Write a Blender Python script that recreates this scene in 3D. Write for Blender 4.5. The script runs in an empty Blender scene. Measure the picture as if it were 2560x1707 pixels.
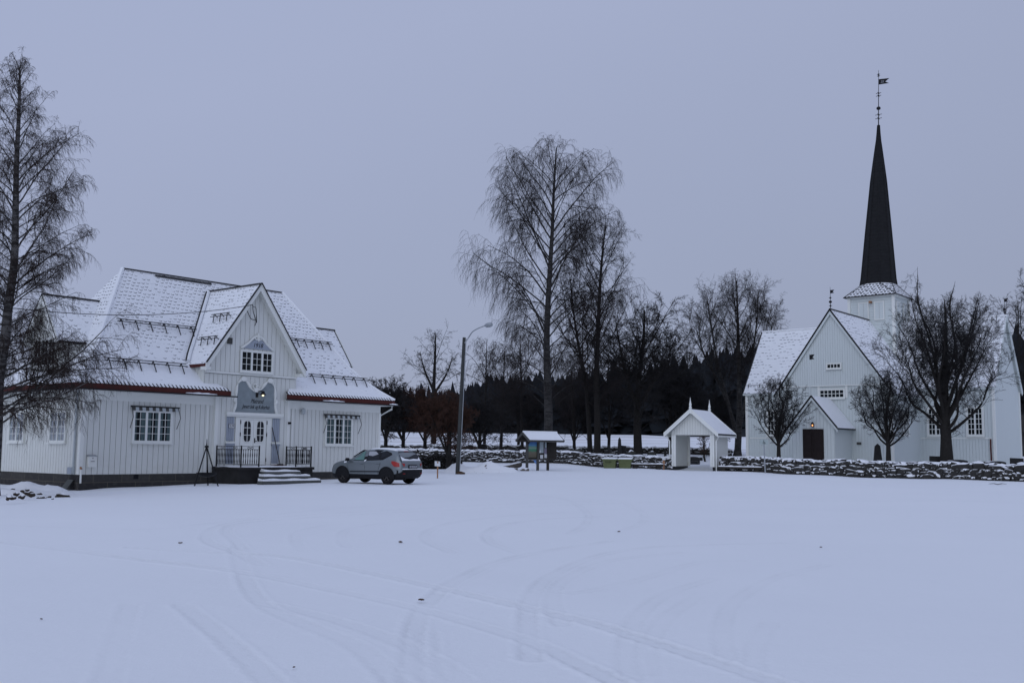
import bpy, math, random
import numpy as np
from mathutils import Matrix, Vector

# ------------------------------------------------------------------ camera, sky, sun, exposure
SC = bpy.context.scene
COL = SC.collection
F = 2600.0                                   # focal length in pixels of the 2560 px wide photograph
TH = math.atan((1125 - 853.5) / F)           # upward pitch
RO = 0.0110                                  # slight roll
CAM = np.array([0.0, 0.0, 1.72])


def cam_basis():
    fwd = np.array([0, math.cos(TH), math.sin(TH)])
    r = np.array([1.0, 0, 0])
    up = np.cross(r, fwd)
    c, s = math.cos(RO), math.sin(RO)
    return r * c + up * s, up * c - r * s, fwd


CR, CU, CW = cam_basis()
cd = bpy.data.cameras.new('camera')
cd.sensor_width = 36.0
cd.lens = F / 2560 * 36
cd.clip_start = 0.1
cd.clip_end = 8000
cam = bpy.data.objects.new('camera', cd)
COL.objects.link(cam)
m3 = Matrix(((CR[0], CU[0], -CW[0], CAM[0]), (CR[1], CU[1], -CW[1], CAM[1]), (CR[2], CU[2], -CW[2], CAM[2]), (0, 0, 0, 1)))
cam.matrix_world = m3
SC.camera = cam

SC.view_settings.view_transform = 'Standard'
SC.view_settings.look = 'None'
SC.view_settings.exposure = 0.0
SC.view_settings.gamma = 1.0
SC.render.engine = 'CYCLES'
SC.cycles.max_bounces = 5
SC.cycles.diffuse_bounces = 4
SC.cycles.transparent_max_bounces = 12

W = bpy.data.worlds.new('World')
SC.world = W
W.use_nodes = True
wt = W.node_tree
wt.nodes.clear()
wo = wt.nodes.new('ShaderNodeOutputWorld')
bg = wt.nodes.new('ShaderNodeBackground')
bg.inputs['Strength'].default_value = 0.1
sky = wt.nodes.new('ShaderNodeTexSky')
sky.sky_type = 'NISHITA'
sky.sun_disc = False
SUN_EL, SUN_AZ = math.radians(24), math.radians(-25)
sky.sun_elevation = SUN_EL
sky.sun_rotation = math.atan2(-math.sin(-SUN_AZ), -math.cos(SUN_AZ))   # behind the camera, where the sun lamp stands
tc = wt.nodes.new('ShaderNodeTexCoord')
sx = wt.nodes.new('ShaderNodeSeparateXYZ')
wt.links.new(tc.outputs['Generated'], sx.inputs[0])
nz = wt.nodes.new('ShaderNodeTexNoise')
nz.inputs['Scale'].default_value = 2.4
nz.inputs['Detail'].default_value = 5.0
wt.links.new(tc.outputs['Generated'], nz.inputs['Vector'])
ad = wt.nodes.new('ShaderNodeMath')
ad.operation = 'MULTIPLY_ADD'
wt.links.new(nz.outputs['Fac'], ad.inputs[0])
ad.inputs[1].default_value = 0.13
wt.links.new(sx.outputs['Z'], ad.inputs[2])
# the cloud deck is a little lighter towards the left of the view
ad2 = wt.nodes.new('ShaderNodeMath')
ad2.operation = 'MULTIPLY_ADD'
wt.links.new(sx.outputs['X'], ad2.inputs[0])
ad2.inputs[1].default_value = -0.28
wt.links.new(ad.outputs[0], ad2.inputs[2])
rp = wt.nodes.new('ShaderNodeValToRGB')
SKYC = [(0.0, (2.90, 3.25, 4.45)), (0.10, (3.10, 3.48, 4.83)), (0.22, (3.34, 3.77, 5.27)), (0.47, (3.80, 4.29, 6.05)), (1.0, (3.95, 4.65, 6.75))]
while len(rp.color_ramp.elements) < len(SKYC):
    rp.color_ramp.elements.new(0.5)
for e, (p, c) in zip(rp.color_ramp.elements, SKYC):
    e.position = p
    e.color = (*[v / 10 for v in c], 1)
wt.links.new(ad2.outputs[0], rp.inputs[0])
sc10 = wt.nodes.new('ShaderNodeVectorMath')
sc10.operation = 'SCALE'
# the deck is brighter behind the camera, where the low sun stands above it
bk = wt.nodes.new('ShaderNodeMapRange')
bk.interpolation_type = 'SMOOTHSTEP'
for i_, v_ in enumerate((0.2, -0.9, 10.0, 12.9)):
    bk.inputs[i_ + 1].default_value = v_
wt.links.new(sx.outputs['Y'], bk.inputs[0])
wt.links.new(bk.outputs[0], sc10.inputs['Scale'])
wt.links.new(rp.outputs[0], sc10.inputs[0])
mx = wt.nodes.new('ShaderNodeMix')
mx.data_type = 'RGBA'
mx.inputs['Factor'].default_value = 0.95     # a closed cloud deck in front of the clear sky
wt.links.new(sky.outputs[0], mx.inputs[6])
wt.links.new(sc10.outputs[0], mx.inputs[7])
wt.links.new(mx.outputs[2], bg.inputs['Color'])
wt.links.new(bg.outputs[0], wo.inputs[0])

sl = bpy.data.lights.new('sun', 'SUN')
sl.energy = 0.5
sl.angle = math.radians(60)
sl.color = (0.90, 0.96, 1.0)
so = bpy.data.objects.new('sun', sl)
COL.objects.link(so)
sd = Vector((math.sin(-SUN_AZ) * -math.cos(SUN_EL), -math.cos(SUN_AZ) * math.cos(SUN_EL), math.sin(SUN_EL)))
so.rotation_euler = sd.to_track_quat('Z', 'Y').to_euler()

random.seed(7)
RNG = np.random.default_rng(11)


# ------------------------------------------------------------------ projection helpers (pixels of the photo -> world)
def ray(px, py):
    return CW + CR * (px - 1280) / F - CU * (py - 853.5) / F


def at(px, py, Y):
    d = ray(px, py)
    return CAM + d * (Y / d[1])


def on_plane(px, py, z=0.0):
    d = ray(px, py)
    return CAM + d * ((z - CAM[2]) / d[2])


# ------------------------------------------------------------------ material helpers
class NT:
    def __init__(s, name):
        s.m = bpy.data.materials.new(name)
        s.m.use_nodes = True
        s.t = s.m.node_tree
        s.b = s.t.nodes['Principled BSDF']

    def n(s, kind, **kw):
        nd = s.t.nodes.new(kind)
        for k, v in kw.items():
            if k in nd.inputs:
                s.put(nd.inputs[k], v)
            else:
                setattr(nd, k, v)
        return nd

    def put(s, sock, v):
        if isinstance(v, bpy.types.NodeSocket):
            s.t.links.new(v, sock)
        else:
            sock.default_value = v

    def M(s, op, a, b=0.0, c=0.0):
        nd = s.t.nodes.new('ShaderNodeMath')
        nd.operation = op
        s.put(nd.inputs[0], a)
        s.put(nd.inputs[1], b)
        s.put(nd.inputs[2], c)
        return nd.outputs[0]

    def ss(s, x, lo, hi):
        nd = s.t.nodes.new('ShaderNodeMapRange')
        nd.interpolation_type = 'SMOOTHSTEP'
        s.put(nd.inputs[0], x)
        s.put(nd.inputs[1], lo)
        s.put(nd.inputs[2], hi)
        return nd.outputs[0]

    def mix(s, f, a, b):
        nd = s.t.nodes.new('ShaderNodeMix')
        nd.data_type = 'RGBA'
        s.put(nd.inputs[0], f)
        s.put(nd.inputs[6], a if isinstance(a, bpy.types.NodeSocket) else (*a, 1))
        s.put(nd.inputs[7], b if isinstance(b, bpy.types.NodeSocket) else (*b, 1))
        return nd.outputs[2]

    def co(s, out='Object'):
        return s.t.nodes.new('ShaderNodeTexCoord').outputs[out]

    def noise(s, vec, scale, detail=3.0, rough=0.55):
        nd = s.t.nodes.new('ShaderNodeTexNoise')
        s.put(nd.inputs['Vector'], vec)
        nd.inputs['Scale'].default_value = scale
        nd.inputs['Detail'].default_value = detail
        nd.inputs['Roughness'].default_value = rough
        return nd.outputs['Fac']

    def bump(s, h, strength=0.3, dist=0.02):
        nd = s.t.nodes.new('ShaderNodeBump')
        nd.inputs['Strength'].default_value = strength
        nd.inputs['Distance'].default_value = dist
        s.put(nd.inputs['Height'], h)
        s.t.links.new(nd.outputs[0], s.b.inputs['Normal'])

    def col(s, c):
        s.put(s.b.inputs['Base Color'], c if isinstance(c, bpy.types.NodeSocket) else (*c, 1))

    def rough(s, v):
        s.put(s.b.inputs['Roughness'], v)


def simple(name, c, rough=0.7, var=0.12, scale=6.0, metal=0.0, spec=None):
    if spec is None:
        spec = 0.5 if max(c) > 0.12 else 0.15
    t = NT(name)
    v = t.noise(t.co(), scale, 4)
    lo = tuple(x * (1 - var) for x in c)
    hi = tuple(min(1, x * (1 + var)) for x in c)
    t.col(t.mix(v, lo, hi))
    t.rough(rough)
    t.b.inputs['Metallic'].default_value = metal
    t.b.inputs['Specular IOR Level'].default_value = spec
    return t.m


def snow_top(name, c1, c2, thr=0.35, width=0.25, scale=7.0, nscale=2.2, namp=0.9):
    """Base colour with snow lying on whatever faces up."""
    t = NT(name)
    g = t.n('ShaderNodeNewGeometry')
    sp = t.n('ShaderNodeSeparateXYZ', Vector=g.outputs['Normal'])
    pos = g.outputs['Position']
    n1 = t.noise(pos, nscale, 4)
    f = t.M('ADD', sp.outputs['Z'], t.M('MULTIPLY', t.M('SUBTRACT', n1, 0.5), namp))
    f = t.ss(f, thr - width / 2, thr + width / 2)
    base = t.mix(t.noise(pos, scale, 5), c1, c2)
    t.col(t.mix(f, base, SNOW))
    t.rough(0.9)
    t.b.inputs['Specular IOR Level'].default_value = 0.15
    t.bump(t.noise(pos, scale * 3, 4), 0.5, 0.02)
    return t.m


SNOW = (0.84, 0.85, 0.87)
M = {}


def mat_white(name, c, streak=0.05, dirt=0.0):
    t = NT(name)
    co = t.co()
    mp = t.n('ShaderNodeMapping', Vector=co)
    mp.inputs['Scale'].default_value = (5, 5, 0.5)
    v = t.noise(mp.outputs[0], 1.0, 4)
    v2 = t.noise(co, 0.6, 3)
    lo = tuple(x * (1 - 2.2 * streak) for x in c)
    col = t.mix(t.M('MULTIPLY_ADD', v, 0.7, t.M('MULTIPLY', v2, 0.3)), lo, c)
    sp = t.n('ShaderNodeSeparateXYZ', Vector=co)
    low = t.M('MULTIPLY', t.ss(sp.outputs['Z'], 1.9, 0.3), t.ss(t.noise(co, 2.2, 5, 0.7), 0.35, 0.8))
    st = t.ss(v, 0.60, 0.82)
    col = t.mix(t.M('MULTIPLY', low, 0.35), col, (0.50, 0.47, 0.40))
    col = t.mix(t.M('MULTIPLY', st, 0.22), col, (0.50, 0.49, 0.44))
    t.col(col)
    t.rough(0.6)
    t.b.inputs['Specular IOR Level'].default_value = 0.3
    return t.m


M['white'] = mat_white('white_board_paint', (0.70, 0.71, 0.67), 0.05)
M['white_trim'] = mat_white('white_trim_paint', (0.78, 0.79, 0.75), 0.03)
M['church_white'] = mat_white('church_white_paint', (0.635, 0.68, 0.67), 0.05)
M['gap'] = simple('board_backing', (0.40, 0.41, 0.38), 0.9)


def mat_snow():
    t = NT('snow')
    pos = t.n('ShaderNodeNewGeometry').outputs['Position']
    at_ = t.n('ShaderNodeAttribute')
    at_.attribute_name = 'track'
    tr = at_.outputs['Fac']
    n1 = t.noise(pos, 0.15, 3)
    base = t.mix(n1, (0.82, 0.83, 0.85), (0.88, 0.89, 0.905))
    packed = t.mix(t.noise(pos, 6, 4), (0.58, 0.59, 0.60), (0.80, 0.81, 0.825))
    c = t.mix(t.M('MULTIPLY', tr, 0.6), base, packed)
    fleck = t.ss(t.noise(pos, 1.7, 6, 0.75), 0.66, 0.76)
    c = t.mix(t.M('MULTIPLY', fleck, 0.25), c, (0.66, 0.665, 0.675))
    # stubble rows showing through on the fields beyond the churchyard
    sp = t.n('ShaderNodeSeparateXYZ', Vector=pos)
    far = t.ss(sp.outputs['Y'], 112.0, 125.0)
    mp = t.n('ShaderNodeMapping', Vector=pos)
    mp.inputs['Scale'].default_value = (0.012, 0.16, 0.0)
    mp.inputs['Rotation'].default_value = (0, 0, 0.08)
    st = t.ss(t.noise(mp.outputs[0], 1.0, 5, 0.7), 0.50, 0.66)
    c = t.mix(t.M('MULTIPLY', t.M('MULTIPLY', st, far), 0.75), c, (0.30, 0.25, 0.20))
    t.col(c)
    t.rough(0.8)
    t.b.inputs['Specular IOR Level'].default_value = 0.2
    h = t.M('ADD', t.M('MULTIPLY', t.noise(pos, 1.1, 4), 0.8), t.M('MULTIPLY', t.noise(pos, 11, 6, 0.75), t.M('MULTIPLY_ADD', tr, 0.5, 0.30)))
    t.bump(h, 0.42, 0.06)
    return t.m


M['snow'] = mat_snow()


def mat_tiles(name, tw, th, curve, dark, amount, hi_v=None, lw=0.15):
    """Snow covered roof tiles: only the lower lips of some tiles show. UV is in metres."""
    t = NT(name)
    uv = t.co('UV')
    sp = t.n('ShaderNodeSeparateXYZ', Vector=uv)
    u, v = sp.outputs['X'], sp.outputs['Y']
    row = t.M('FLOOR', t.M('DIVIDE', v, th))
    fv = t.M('FRACT', t.M('DIVIDE', v, th))
    uu = t.M('ADD', t.M('DIVIDE', u, tw), t.M('MULTIPLY', row, 0.5))
    fu = t.M('SUBTRACT', t.M('FRACT', uu), 0.5)
    arc = t.M('MULTIPLY', t.M('POWER', t.M('ABSOLUTE', fu), 2.0), curve)
    wn0 = t.n('ShaderNodeTexWhiteNoise', noise_dimensions='2D')
    cv0 = t.n('ShaderNodeCombineXYZ', X=t.M('FLOOR', uu), Y=t.M('ADD', row, 37.0))
    t.t.links.new(cv0.outputs[0], wn0.inputs['Vector'])
    jit = t.M('MULTIPLY', t.M('SUBTRACT', wn0.outputs['Value'], 0.5), 0.45)
    d = t.M('ABSOLUTE', t.M('SUBTRACT', t.M('SUBTRACT', t.M('ADD', fv, jit), arc), 0.28))
    lip = t.ss(d, lw, lw * 0.2)
    side = t.ss(t.M('ABSOLUTE', fu), 0.44, 0.26)
    # random per tile
    wn = t.n('ShaderNodeTexWhiteNoise', noise_dimensions='2D')
    cv = t.n('ShaderNodeCombineXYZ', X=t.M('FLOOR', uu), Y=row)
    t.t.links.new(cv.outputs[0], wn.inputs['Vector'])
    big = t.M('MULTIPLY_ADD', t.M('SUBTRACT', t.noise(uv, 0.45, 4, 0.6), 0.5), 1.5, 0.5)
    fine = t.noise(uv, 9.0, 3)
    p = t.M('ADD', t.M('MULTIPLY', wn.outputs['Value'], 0.45), t.M('MULTIPLY', big, 0.85))
    p = t.M('ADD', p, t.M('MULTIPLY', fine, 0.5))
    if hi_v:
        p = t.M('ADD', p, t.M('MULTIPLY', t.ss(v, hi_v[0], hi_v[1]), 0.22))
    vis = t.ss(p, amount, amount + 0.25)
    mask = t.M('MULTIPLY', t.M('MULTIPLY', lip, side), vis)
    t.col(t.mix(mask, t.mix(big, (0.80, 0.81, 0.83), (0.87, 0.88, 0.895)), dark))
    t.rough(0.85)
    hgt = t.M('SUBTRACT', t.M('MULTIPLY', fv, -0.6), t.M('MULTIPLY', mask, 0.6))
    t.bump(t.M('ADD', hgt, t.M('MULTIPLY', t.noise(uv, 3, 3), 0.5)), 0.45, 0.03)
    return t.m


M['tiles'] = mat_tiles('snowy_pantiles', 0.25, 0.235, 1.6, (0.10, 0.104, 0.112), 0.84, (2.0, 5.5))
M['tiles_low'] = mat_tiles('snowy_pantiles_low', 0.25, 0.235, 1.6, (0.16, 0.165, 0.175), 1.10)
M['slates'] = mat_tiles('snowy_slates', 0.36, 0.36, 0.0, (0.12, 0.125, 0.14), 0.78)
M['skirt'] = mat_tiles('bare_slates', 0.30, 0.26, 0.6, (0.025, 0.025, 0.028), 0.42, None, 0.55)


def mat_blocks(name, bw, bh, c1, c2, cm):
    t = NT(name)
    uv = t.co('UV')
    br = t.n('ShaderNodeTexBrick', Vector=uv)
    br.inputs['Color1'].default_value = (*c1, 1)
    br.inputs['Color2'].default_value = (*c2, 1)
    br.inputs['Mortar'].default_value = (*cm, 1)
    br.inputs['Scale'].default_value = 1.0
    br.inputs['Mortar Size'].default_value = 0.012
    br.inputs['Brick Width'].default_value = bw
    br.inputs['Row Height'].default_value = bh
    n = t.noise(uv, 5, 5, 0.65)
    c = t.mix(t.M('MULTIPLY', t.ss(n, 0.45, 0.75), 0.5), br.outputs['Color'], (0.10, 0.095, 0.085))
    t.col(c)
    t.rough(0.9)
    t.b.inputs['Specular IOR Level'].default_value = 0.15
    t.bump(t.M('ADD', t.M('MULTIPLY', br.outputs['Fac'], -1.0), t.M('MULTIPLY', n, 0.6)), 0.6, 0.02)
    return t.m


M['foundation'] = mat_blocks('foundation_blocks', 1.35, 0.36, (0.036, 0.035, 0.036), (0.062, 0.059, 0.056), (0.125, 0.11, 0.088))
M['concrete_dark'] = simple('dark_concrete', (0.028, 0.027, 0.027), 0.9, 0.5, 3)
M['concrete'] = simple('step_concrete', (0.095, 0.10, 0.095), 0.9, 0.3, 4)
M['oxblood'] = simple('oxblood_paint', (0.085, 0.024, 0.021), 0.7, 0.35, 4)
M['dark_metal'] = simple('dark_metal', (0.022, 0.022, 0.024), 0.5, 0.2, 8)
M['iron'] = simple('black_iron', (0.012, 0.012, 0.014), 0.5, 0.2, 8)
M['grey_metal'] = simple('galvanised_metal', (0.33, 0.35, 0.37), 0.45, 0.15, 8, 0.4)
M['pale_metal'] = simple('pale_gutter_metal', (0.42, 0.46, 0.47), 0.5, 0.1, 6)
M['panel'] = simple('slate_blue_panel', (0.235, 0.27, 0.285), 0.8, 0.28, 3.5, spec=0.2)
M['panel_light'] = simple('pale_blue_board', (0.31, 0.345, 0.40), 0.7, 0.1, 3.5)
M['ink'] = simple('black_lettering', (0.02, 0.02, 0.024), 0.6, 0.1)
M['wood_dark'] = simple('dark_weathered_wood', (0.035, 0.031, 0.027), 0.85, 0.45, 5)
M['wood_grey'] = simple('grey_weathered_wood', (0.085, 0.083, 0.078), 0.85, 0.35, 5)
M['wood_orange'] = simple('orange_brown_wood', (0.30, 0.15, 0.075), 0.8, 0.3, 9)
M['pole_wood'] = simple('tarred_pole_wood', (0.055, 0.058, 0.057), 0.85, 0.3, 3)
M['door_brown'] = simple('dark_brown_door', (0.020, 0.014, 0.014), 0.55, 0.3, 4)
M['curtain'] = simple('curtain_cloth', (0.13, 0.165, 0.17), 0.9, 0.25, 3)
M['inside_shade'] = simple('inside_shade', (0.012, 0.013, 0.016), 0.9, 0.3, 2)
M['paper'] = simple('white_paper', (0.62, 0.63, 0.64), 0.8, 0.12, 5)
M['sign_grey'] = simple('pale_green_sign', (0.34, 0.40, 0.39), 0.5, 0.1, 8)
M['bin'] = simple('olive_green_plastic', (0.125, 0.145, 0.065), 0.6, 0.2, 5, spec=0.2)
M['bin_dark'] = simple('olive_letters', (0.055, 0.065, 0.035), 0.6, 0.2, 5)
M['bark'] = simple('dark_bark', (0.022, 0.020, 0.0185), 0.9, 0.45, 7)
M['twig'] = simple('dark_twigs', (0.026, 0.021, 0.020), 0.9, 0.2, 3)
M['twig_brown'] = simple('reddish_brown_twigs', (0.060, 0.031, 0.022), 0.9, 0.3, 3)
M['twig_birch'] = simple('birch_twigs', (0.036, 0.026, 0.023), 0.9, 0.2, 3)
M['twig_black'] = simple('black_twigs', (0.023, 0.0215, 0.022), 0.9, 0.2, 3)
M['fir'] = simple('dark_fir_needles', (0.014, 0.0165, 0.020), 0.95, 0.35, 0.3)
M['hazy_fir'] = simple('hazed_fir_wood', (0.022, 0.027, 0.034), 0.95, 0.3, 0.05)  # paler and bluer than the near firs: distance haze put into the colour
M['grave_stone'] = snow_top('dark_grave_stone', (0.016, 0.016, 0.018), (0.035, 0.035, 0.034), 0.80, 0.2, 6, 2.0, 0.4)
M['boulder'] = snow_top('mossy_boulder', (0.026, 0.027, 0.024), (0.055, 0.055, 0.047), 0.85, 0.2, 6, 2.0, 0.5)
M['wall_stone'] = snow_top('snowy_wall_stone', (0.016, 0.016, 0.016), (0.066, 0.063, 0.058), 0.46, 0.20, 4.0, 2.2, 1.2)
M['twig_snowy'] = snow_top('snow_dusted_twigs', (0.014, 0.013, 0.012), (0.032, 0.028, 0.025), 0.93, 0.12, 5, 3.0, 0.9)
M['earth'] = snow_top('frozen_earth', (0.020, 0.016, 0.013), (0.06, 0.047, 0.036), 0.80, 0.2, 9, 3.0, 0.6)
M['bank'] = snow_top('dirty_snow_bank', (0.07, 0.058, 0.048), (0.20, 0.17, 0.15), 0.42, 0.15, 6, 3.5, 1.35)
M['leaf'] = simple('dead_brown_leaf', (0.075, 0.045, 0.028), 0.9, 0.4, 20)
M['log'] = snow_top('snowy_log', (0.07, 0.06, 0.05), (0.13, 0.115, 0.10), 0.62, 0.15, 6, 2.0, 0.3)


def mat_birch_bark(name, lo, hi):
    t = NT(name)
    g = t.n('ShaderNodeNewGeometry')
    mp = t.n('ShaderNodeMapping', Vector=g.outputs['Position'])
    mp.inputs['Scale'].default_value = (2, 2, 7)
    n = t.noise(mp.outputs[0], 1.0, 4, 0.7)
    t.col(t.mix(t.ss(n, 0.42, 0.58), lo, hi))
    t.rough(0.85)
    return t.m


M['birch'] = mat_birch_bark('birch_bark', (0.012, 0.0105, 0.010), (0.040, 0.038, 0.037))
M['birch_pale'] = mat_birch_bark('pale_birch_bark', (0.015, 0.013, 0.0125), (0.105, 0.10, 0.097))


def mat_spire():
    t = NT('tarred_shingles')
    g = t.n('ShaderNodeNewGeometry')
    sp = t.n('ShaderNodeSeparateXYZ', Vector=g.outputs['Position'])
    rowf = t.M('FRACT', t.M('MULTIPLY', sp.outputs['Z'], 3.6))
    mp = t.n('ShaderNodeMapping', Vector=g.outputs['Position'])
    mp.inputs['Scale'].default_value = (1.2, 1.2, 4.5)
    n = t.noise(mp.outputs[0], 1.5, 4, 0.7)
    t.col(t.mix(n, (0.010, 0.010, 0.011), (0.026, 0.0265, 0.028)))
    t.rough(0.85)
    t.b.inputs['Specular IOR Level'].default_value = 0.12
    t.bump(t.M('ADD', t.M('MULTIPLY', rowf, -1.0), t.M('MULTIPLY', n, 0.4)), 0.9, 0.08)
    return t.m


M['spire'] = mat_spire()


def mat_glass(name, dark, tr=0.75):
    t = NT(name)
    out = t.t.nodes['Material Output']
    gl = t.n('ShaderNodeBsdfGlossy', Roughness=0.06)
    gl.inputs['Color'].default_value = (0.8, 0.82, 0.85, 1)
    tp = t.n('ShaderNodeBsdfTransparent')
    tp.inputs['Color'].default_value = (*dark, 1)
    fr = t.n('ShaderNodeFresnel', IOR=1.45)
    ms = t.n('ShaderNodeMixShader')
    t.t.links.new(t.M('MULTIPLY', fr.outputs[0], 0.45), ms.inputs[0])
    t.t.links.new(tp.outputs[0], ms.inputs[1])
    t.t.links.new(gl.outputs[0], ms.inputs[2])
    t.t.links.new(ms.outputs[0], out.inputs[0])
    return t.m


M['glass'] = mat_glass('window_glass', (0.80, 0.88, 0.88))


def mat_car_paint():
    t = NT('silver_grey_car_paint')
    v = t.noise(t.co(), 2.0, 3)
    t.col(t.mix(v, (0.155, 0.178, 0.190), (0.185, 0.207, 0.218)))
    t.rough(0.32)
    t.b.inputs['Metallic'].default_value = 0.45
    t.b.inputs['Coat Weight'].default_value = 0.5
    t.b.inputs['Coat Roughness'].default_value = 0.08
    return t.m


M['paint'] = mat_car_paint()
M['black_plastic'] = simple('black_plastic', (0.012, 0.012, 0.014), 0.6, 0.2)
M['tyre'] = simple('dirty_tyre_rubber', (0.015, 0.014, 0.015), 0.9, 0.3, 10)
M['rim'] = simple('dark_dirty_rim', (0.060, 0.055, 0.055), 0.6, 0.2)
M['car_glass'] = simple('dark_car_glass', (0.02, 0.022, 0.027), 0.12, 0.2)
M['car_glass_green'] = simple('green_tinted_car_glass', (0.10, 0.20, 0.18), 0.2, 0.3, 3)
M['tail_red'] = simple('red_tail_lamp', (0.33, 0.020, 0.018), 0.25, 0.3, 12)
M['plate_white'] = simple('number_plate', (0.36, 0.37, 0.40), 0.5, 0.05)


def mat_emit(name, c, strength):
    t = NT(name)
    t.col(c)
    t.b.inputs['Emission Color'].default_value = (*c, 1)
    t.b.inputs['Emission Strength'].default_value = strength
    return t.m


M['lamp_warm'] = mat_emit('lit_warm_bulb', (1.0, 0.86, 0.50), 2.2)
M['lamp_orange'] = mat_emit('lit_orange_bulb', (1.0, 0.36, 0.10), 3.0)


def mat_poster():
    t = NT('landscape_poster')
    uv = t.co('UV')
    sp = t.n('ShaderNodeSeparateXYZ', Vector=uv)
    n = t.noise(uv, 4, 3)
    v = t.M('ADD', sp.outputs['Y'], t.M('MULTIPLY', t.M('SUBTRACT', n, 0.5), 0.12))
    r = t.n('ShaderNodeValToRGB', Fac=v)
    stops = [(0.0, (0.09, 0.08, 0.05)), (0.33, (0.15, 0.13, 0.09)), (0.42, (0.06, 0.20, 0.12)), (0.52, (0.06, 0.25, 0.13)), (0.60, (0.24, 0.33, 0.30)),
             (0.68, (0.12, 0.28, 0.17)), (0.74, (0.10, 0.28, 0.48)), (1.0, (0.02, 0.10, 0.36))]
    while len(r.color_ramp.elements) < len(stops):
        r.color_ramp.elements.new(0.5)
    for e, (p, c) in zip(r.color_ramp.elements, stops):
        e.position = p
        e.color = (*c, 1)
    t.col(r.outputs[0])
    t.rough(0.5)
    return t.m


M['poster'] = mat_poster()
M['blue_paper'] = simple('blue_notice', (0.10, 0.20, 0.42), 0.7, 0.5, 4)
M['lilac_paper'] = simple('lilac_notice', (0.22, 0.20, 0.26), 0.7, 0.5, 4)
M['pale_notice'] = simple('pale_notice', (0.36, 0.42, 0.44), 0.7, 0.3, 6)


# ------------------------------------------------------------------ mesh helpers
class MB:
    """Collects shapes; build() links them as ONE mesh object."""

    def __init__(s):
        s.v, s.f, s.mi, s.uv, s.mats = [], [], [], [], []

    def mat(s, m):
        if m not in s.mats:
            s.mats.append(m)
        return s.mats.index(m)

    def face(s, idx, m, uv=None):
        s.f.append(tuple(idx))
        s.mi.append(s.mat(m))
        s.uv.append(uv)

    def poly(s, pts, m, uv=None):
        b = len(s.v)
        s.v.extend([tuple(map(float, p)) for p in pts])
        s.face(range(b, b + len(pts)), m, uv)

    def hexa(s, p, m):
        """8 corners: bottom 0-3 ccw, top 4-7."""
        b = len(s.v)
        s.v.extend([tuple(map(float, q)) for q in p])
        for q in ((0, 3, 2, 1), (4, 5, 6, 7), (0, 1, 5, 4), (1, 2, 6, 5), (2, 3, 7, 6), (3, 0, 4, 7)):
            s.face([b + i for i in q], m)

    def box(s, x0, x1, y0, y1, z0, z1, m):
        s.hexa([(x0, y0, z0), (x1, y0, z0), (x1, y1, z0), (x0, y1, z0), (x0, y0, z1), (x1, y0, z1), (x1, y1, z1), (x0, y1, z1)], m)

    def prism(s, pts, vec, m):
        """Extrude a planar polygon by a vector."""
        b = len(s.v)
        n = len(pts)
        vec = np.array(vec, float)
        s.v.extend([tuple(map(float, p)) for p in pts])
        s.v.extend([tuple((np.array(p, float) + vec)) for p in pts])
        s.face(list(range(n))[::-1], m)
        s.face([b + n + i for i in range(n)] if b else [n + i for i in range(n)], m)
        s.f[-2] = tuple(b + i for i in range(n))[::-1]
        for i in range(n):
            j = (i + 1) % n
            s.face((b + i, b + j, b + n + j, b + n + i), m)

    def bar(s, p, q, w, h, m, up=(0, 0, 1)):
        p, q = np.array(p, float), np.array(q, float)
        d = (q - p) / max(1e-9, np.linalg.norm(q - p))
        up = np.array(up, float)
        if abs(d @ up) > 0.98:
            up = np.array([1.0, 0, 0])
        a = np.cross(d, up)
        a /= np.linalg.norm(a)
        b_ = np.cross(a, d)
        a = a * w / 2
        b_ = b_ * h / 2
        s.hexa([p - a - b_, p + a - b_, q + a - b_, q - a - b_, p - a + b_, p + a + b_, q + a + b_, q - a + b_], m)

    def tube(s, pts, r, m, k=8, caps=True):
        pts = [np.array(p, float) for p in pts]
        rs = r if hasattr(r, '__len__') else [r] * len(pts)
        b = len(s.v)
        n = len(pts)
        for i in range(n):
            d = pts[min(i + 1, n - 1)] - pts[max(i - 1, 0)]
            d /= max(1e-9, np.linalg.norm(d))
            ref = np.array([0, 0, 1.0]) if abs(d[2]) < 0.9 else np.array([1.0, 0, 0])
            a = np.cross(d, ref)
            a /= np.linalg.norm(a)
            c = np.cross(d, a)
            for j in range(k):
                t = 2 * math.pi * j / k
                s.v.append(tuple(pts[i] + rs[i] * (math.cos(t) * a + math.sin(t) * c)))
        for i in range(n - 1):
            for j in range(k):
                j2 = (j + 1) % k
                s.face((b + i * k + j, b + i * k + j2, b + (i + 1) * k + j2, b + (i + 1) * k + j), m)
        if caps:
            s.face([b + j for j in range(k)][::-1], m)
            s.face([b + (n - 1) * k + j for j in range(k)], m)

    def lathe(s, prof, c, m, k=12):
        s.tube([(c[0], c[1], c[2] + z) for _, z in prof], [max(r, 1e-4) for r, _ in prof], m, k)

    def build(s, name, parent=None, smooth=False):
        me = bpy.data.meshes.new(name)
        me.from_pydata(s.v, [], s.f)
        for mt in s.mats:
            me.materials.append(M[mt])
        me.polygons.foreach_set('material_index', s.mi)
        if any(u is not None for u in s.uv):
            ul = me.uv_layers.new(name='UVMap')
            flat = []
            for f, u in zip(s.f, s.uv):
                flat.extend([c for p in (u if u is not None else [(0, 0)] * len(f)) for c in p])
            ul.data.foreach_set('uv', flat)
        if smooth:
            me.polygons.foreach_set('use_smooth', [True] * len(me.polygons))
        me.validate()
        me.update()
        o = bpy.data.objects.new(name, me)
        COL.objects.link(o)
        if parent:
            o.parent = parent
        return o


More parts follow.
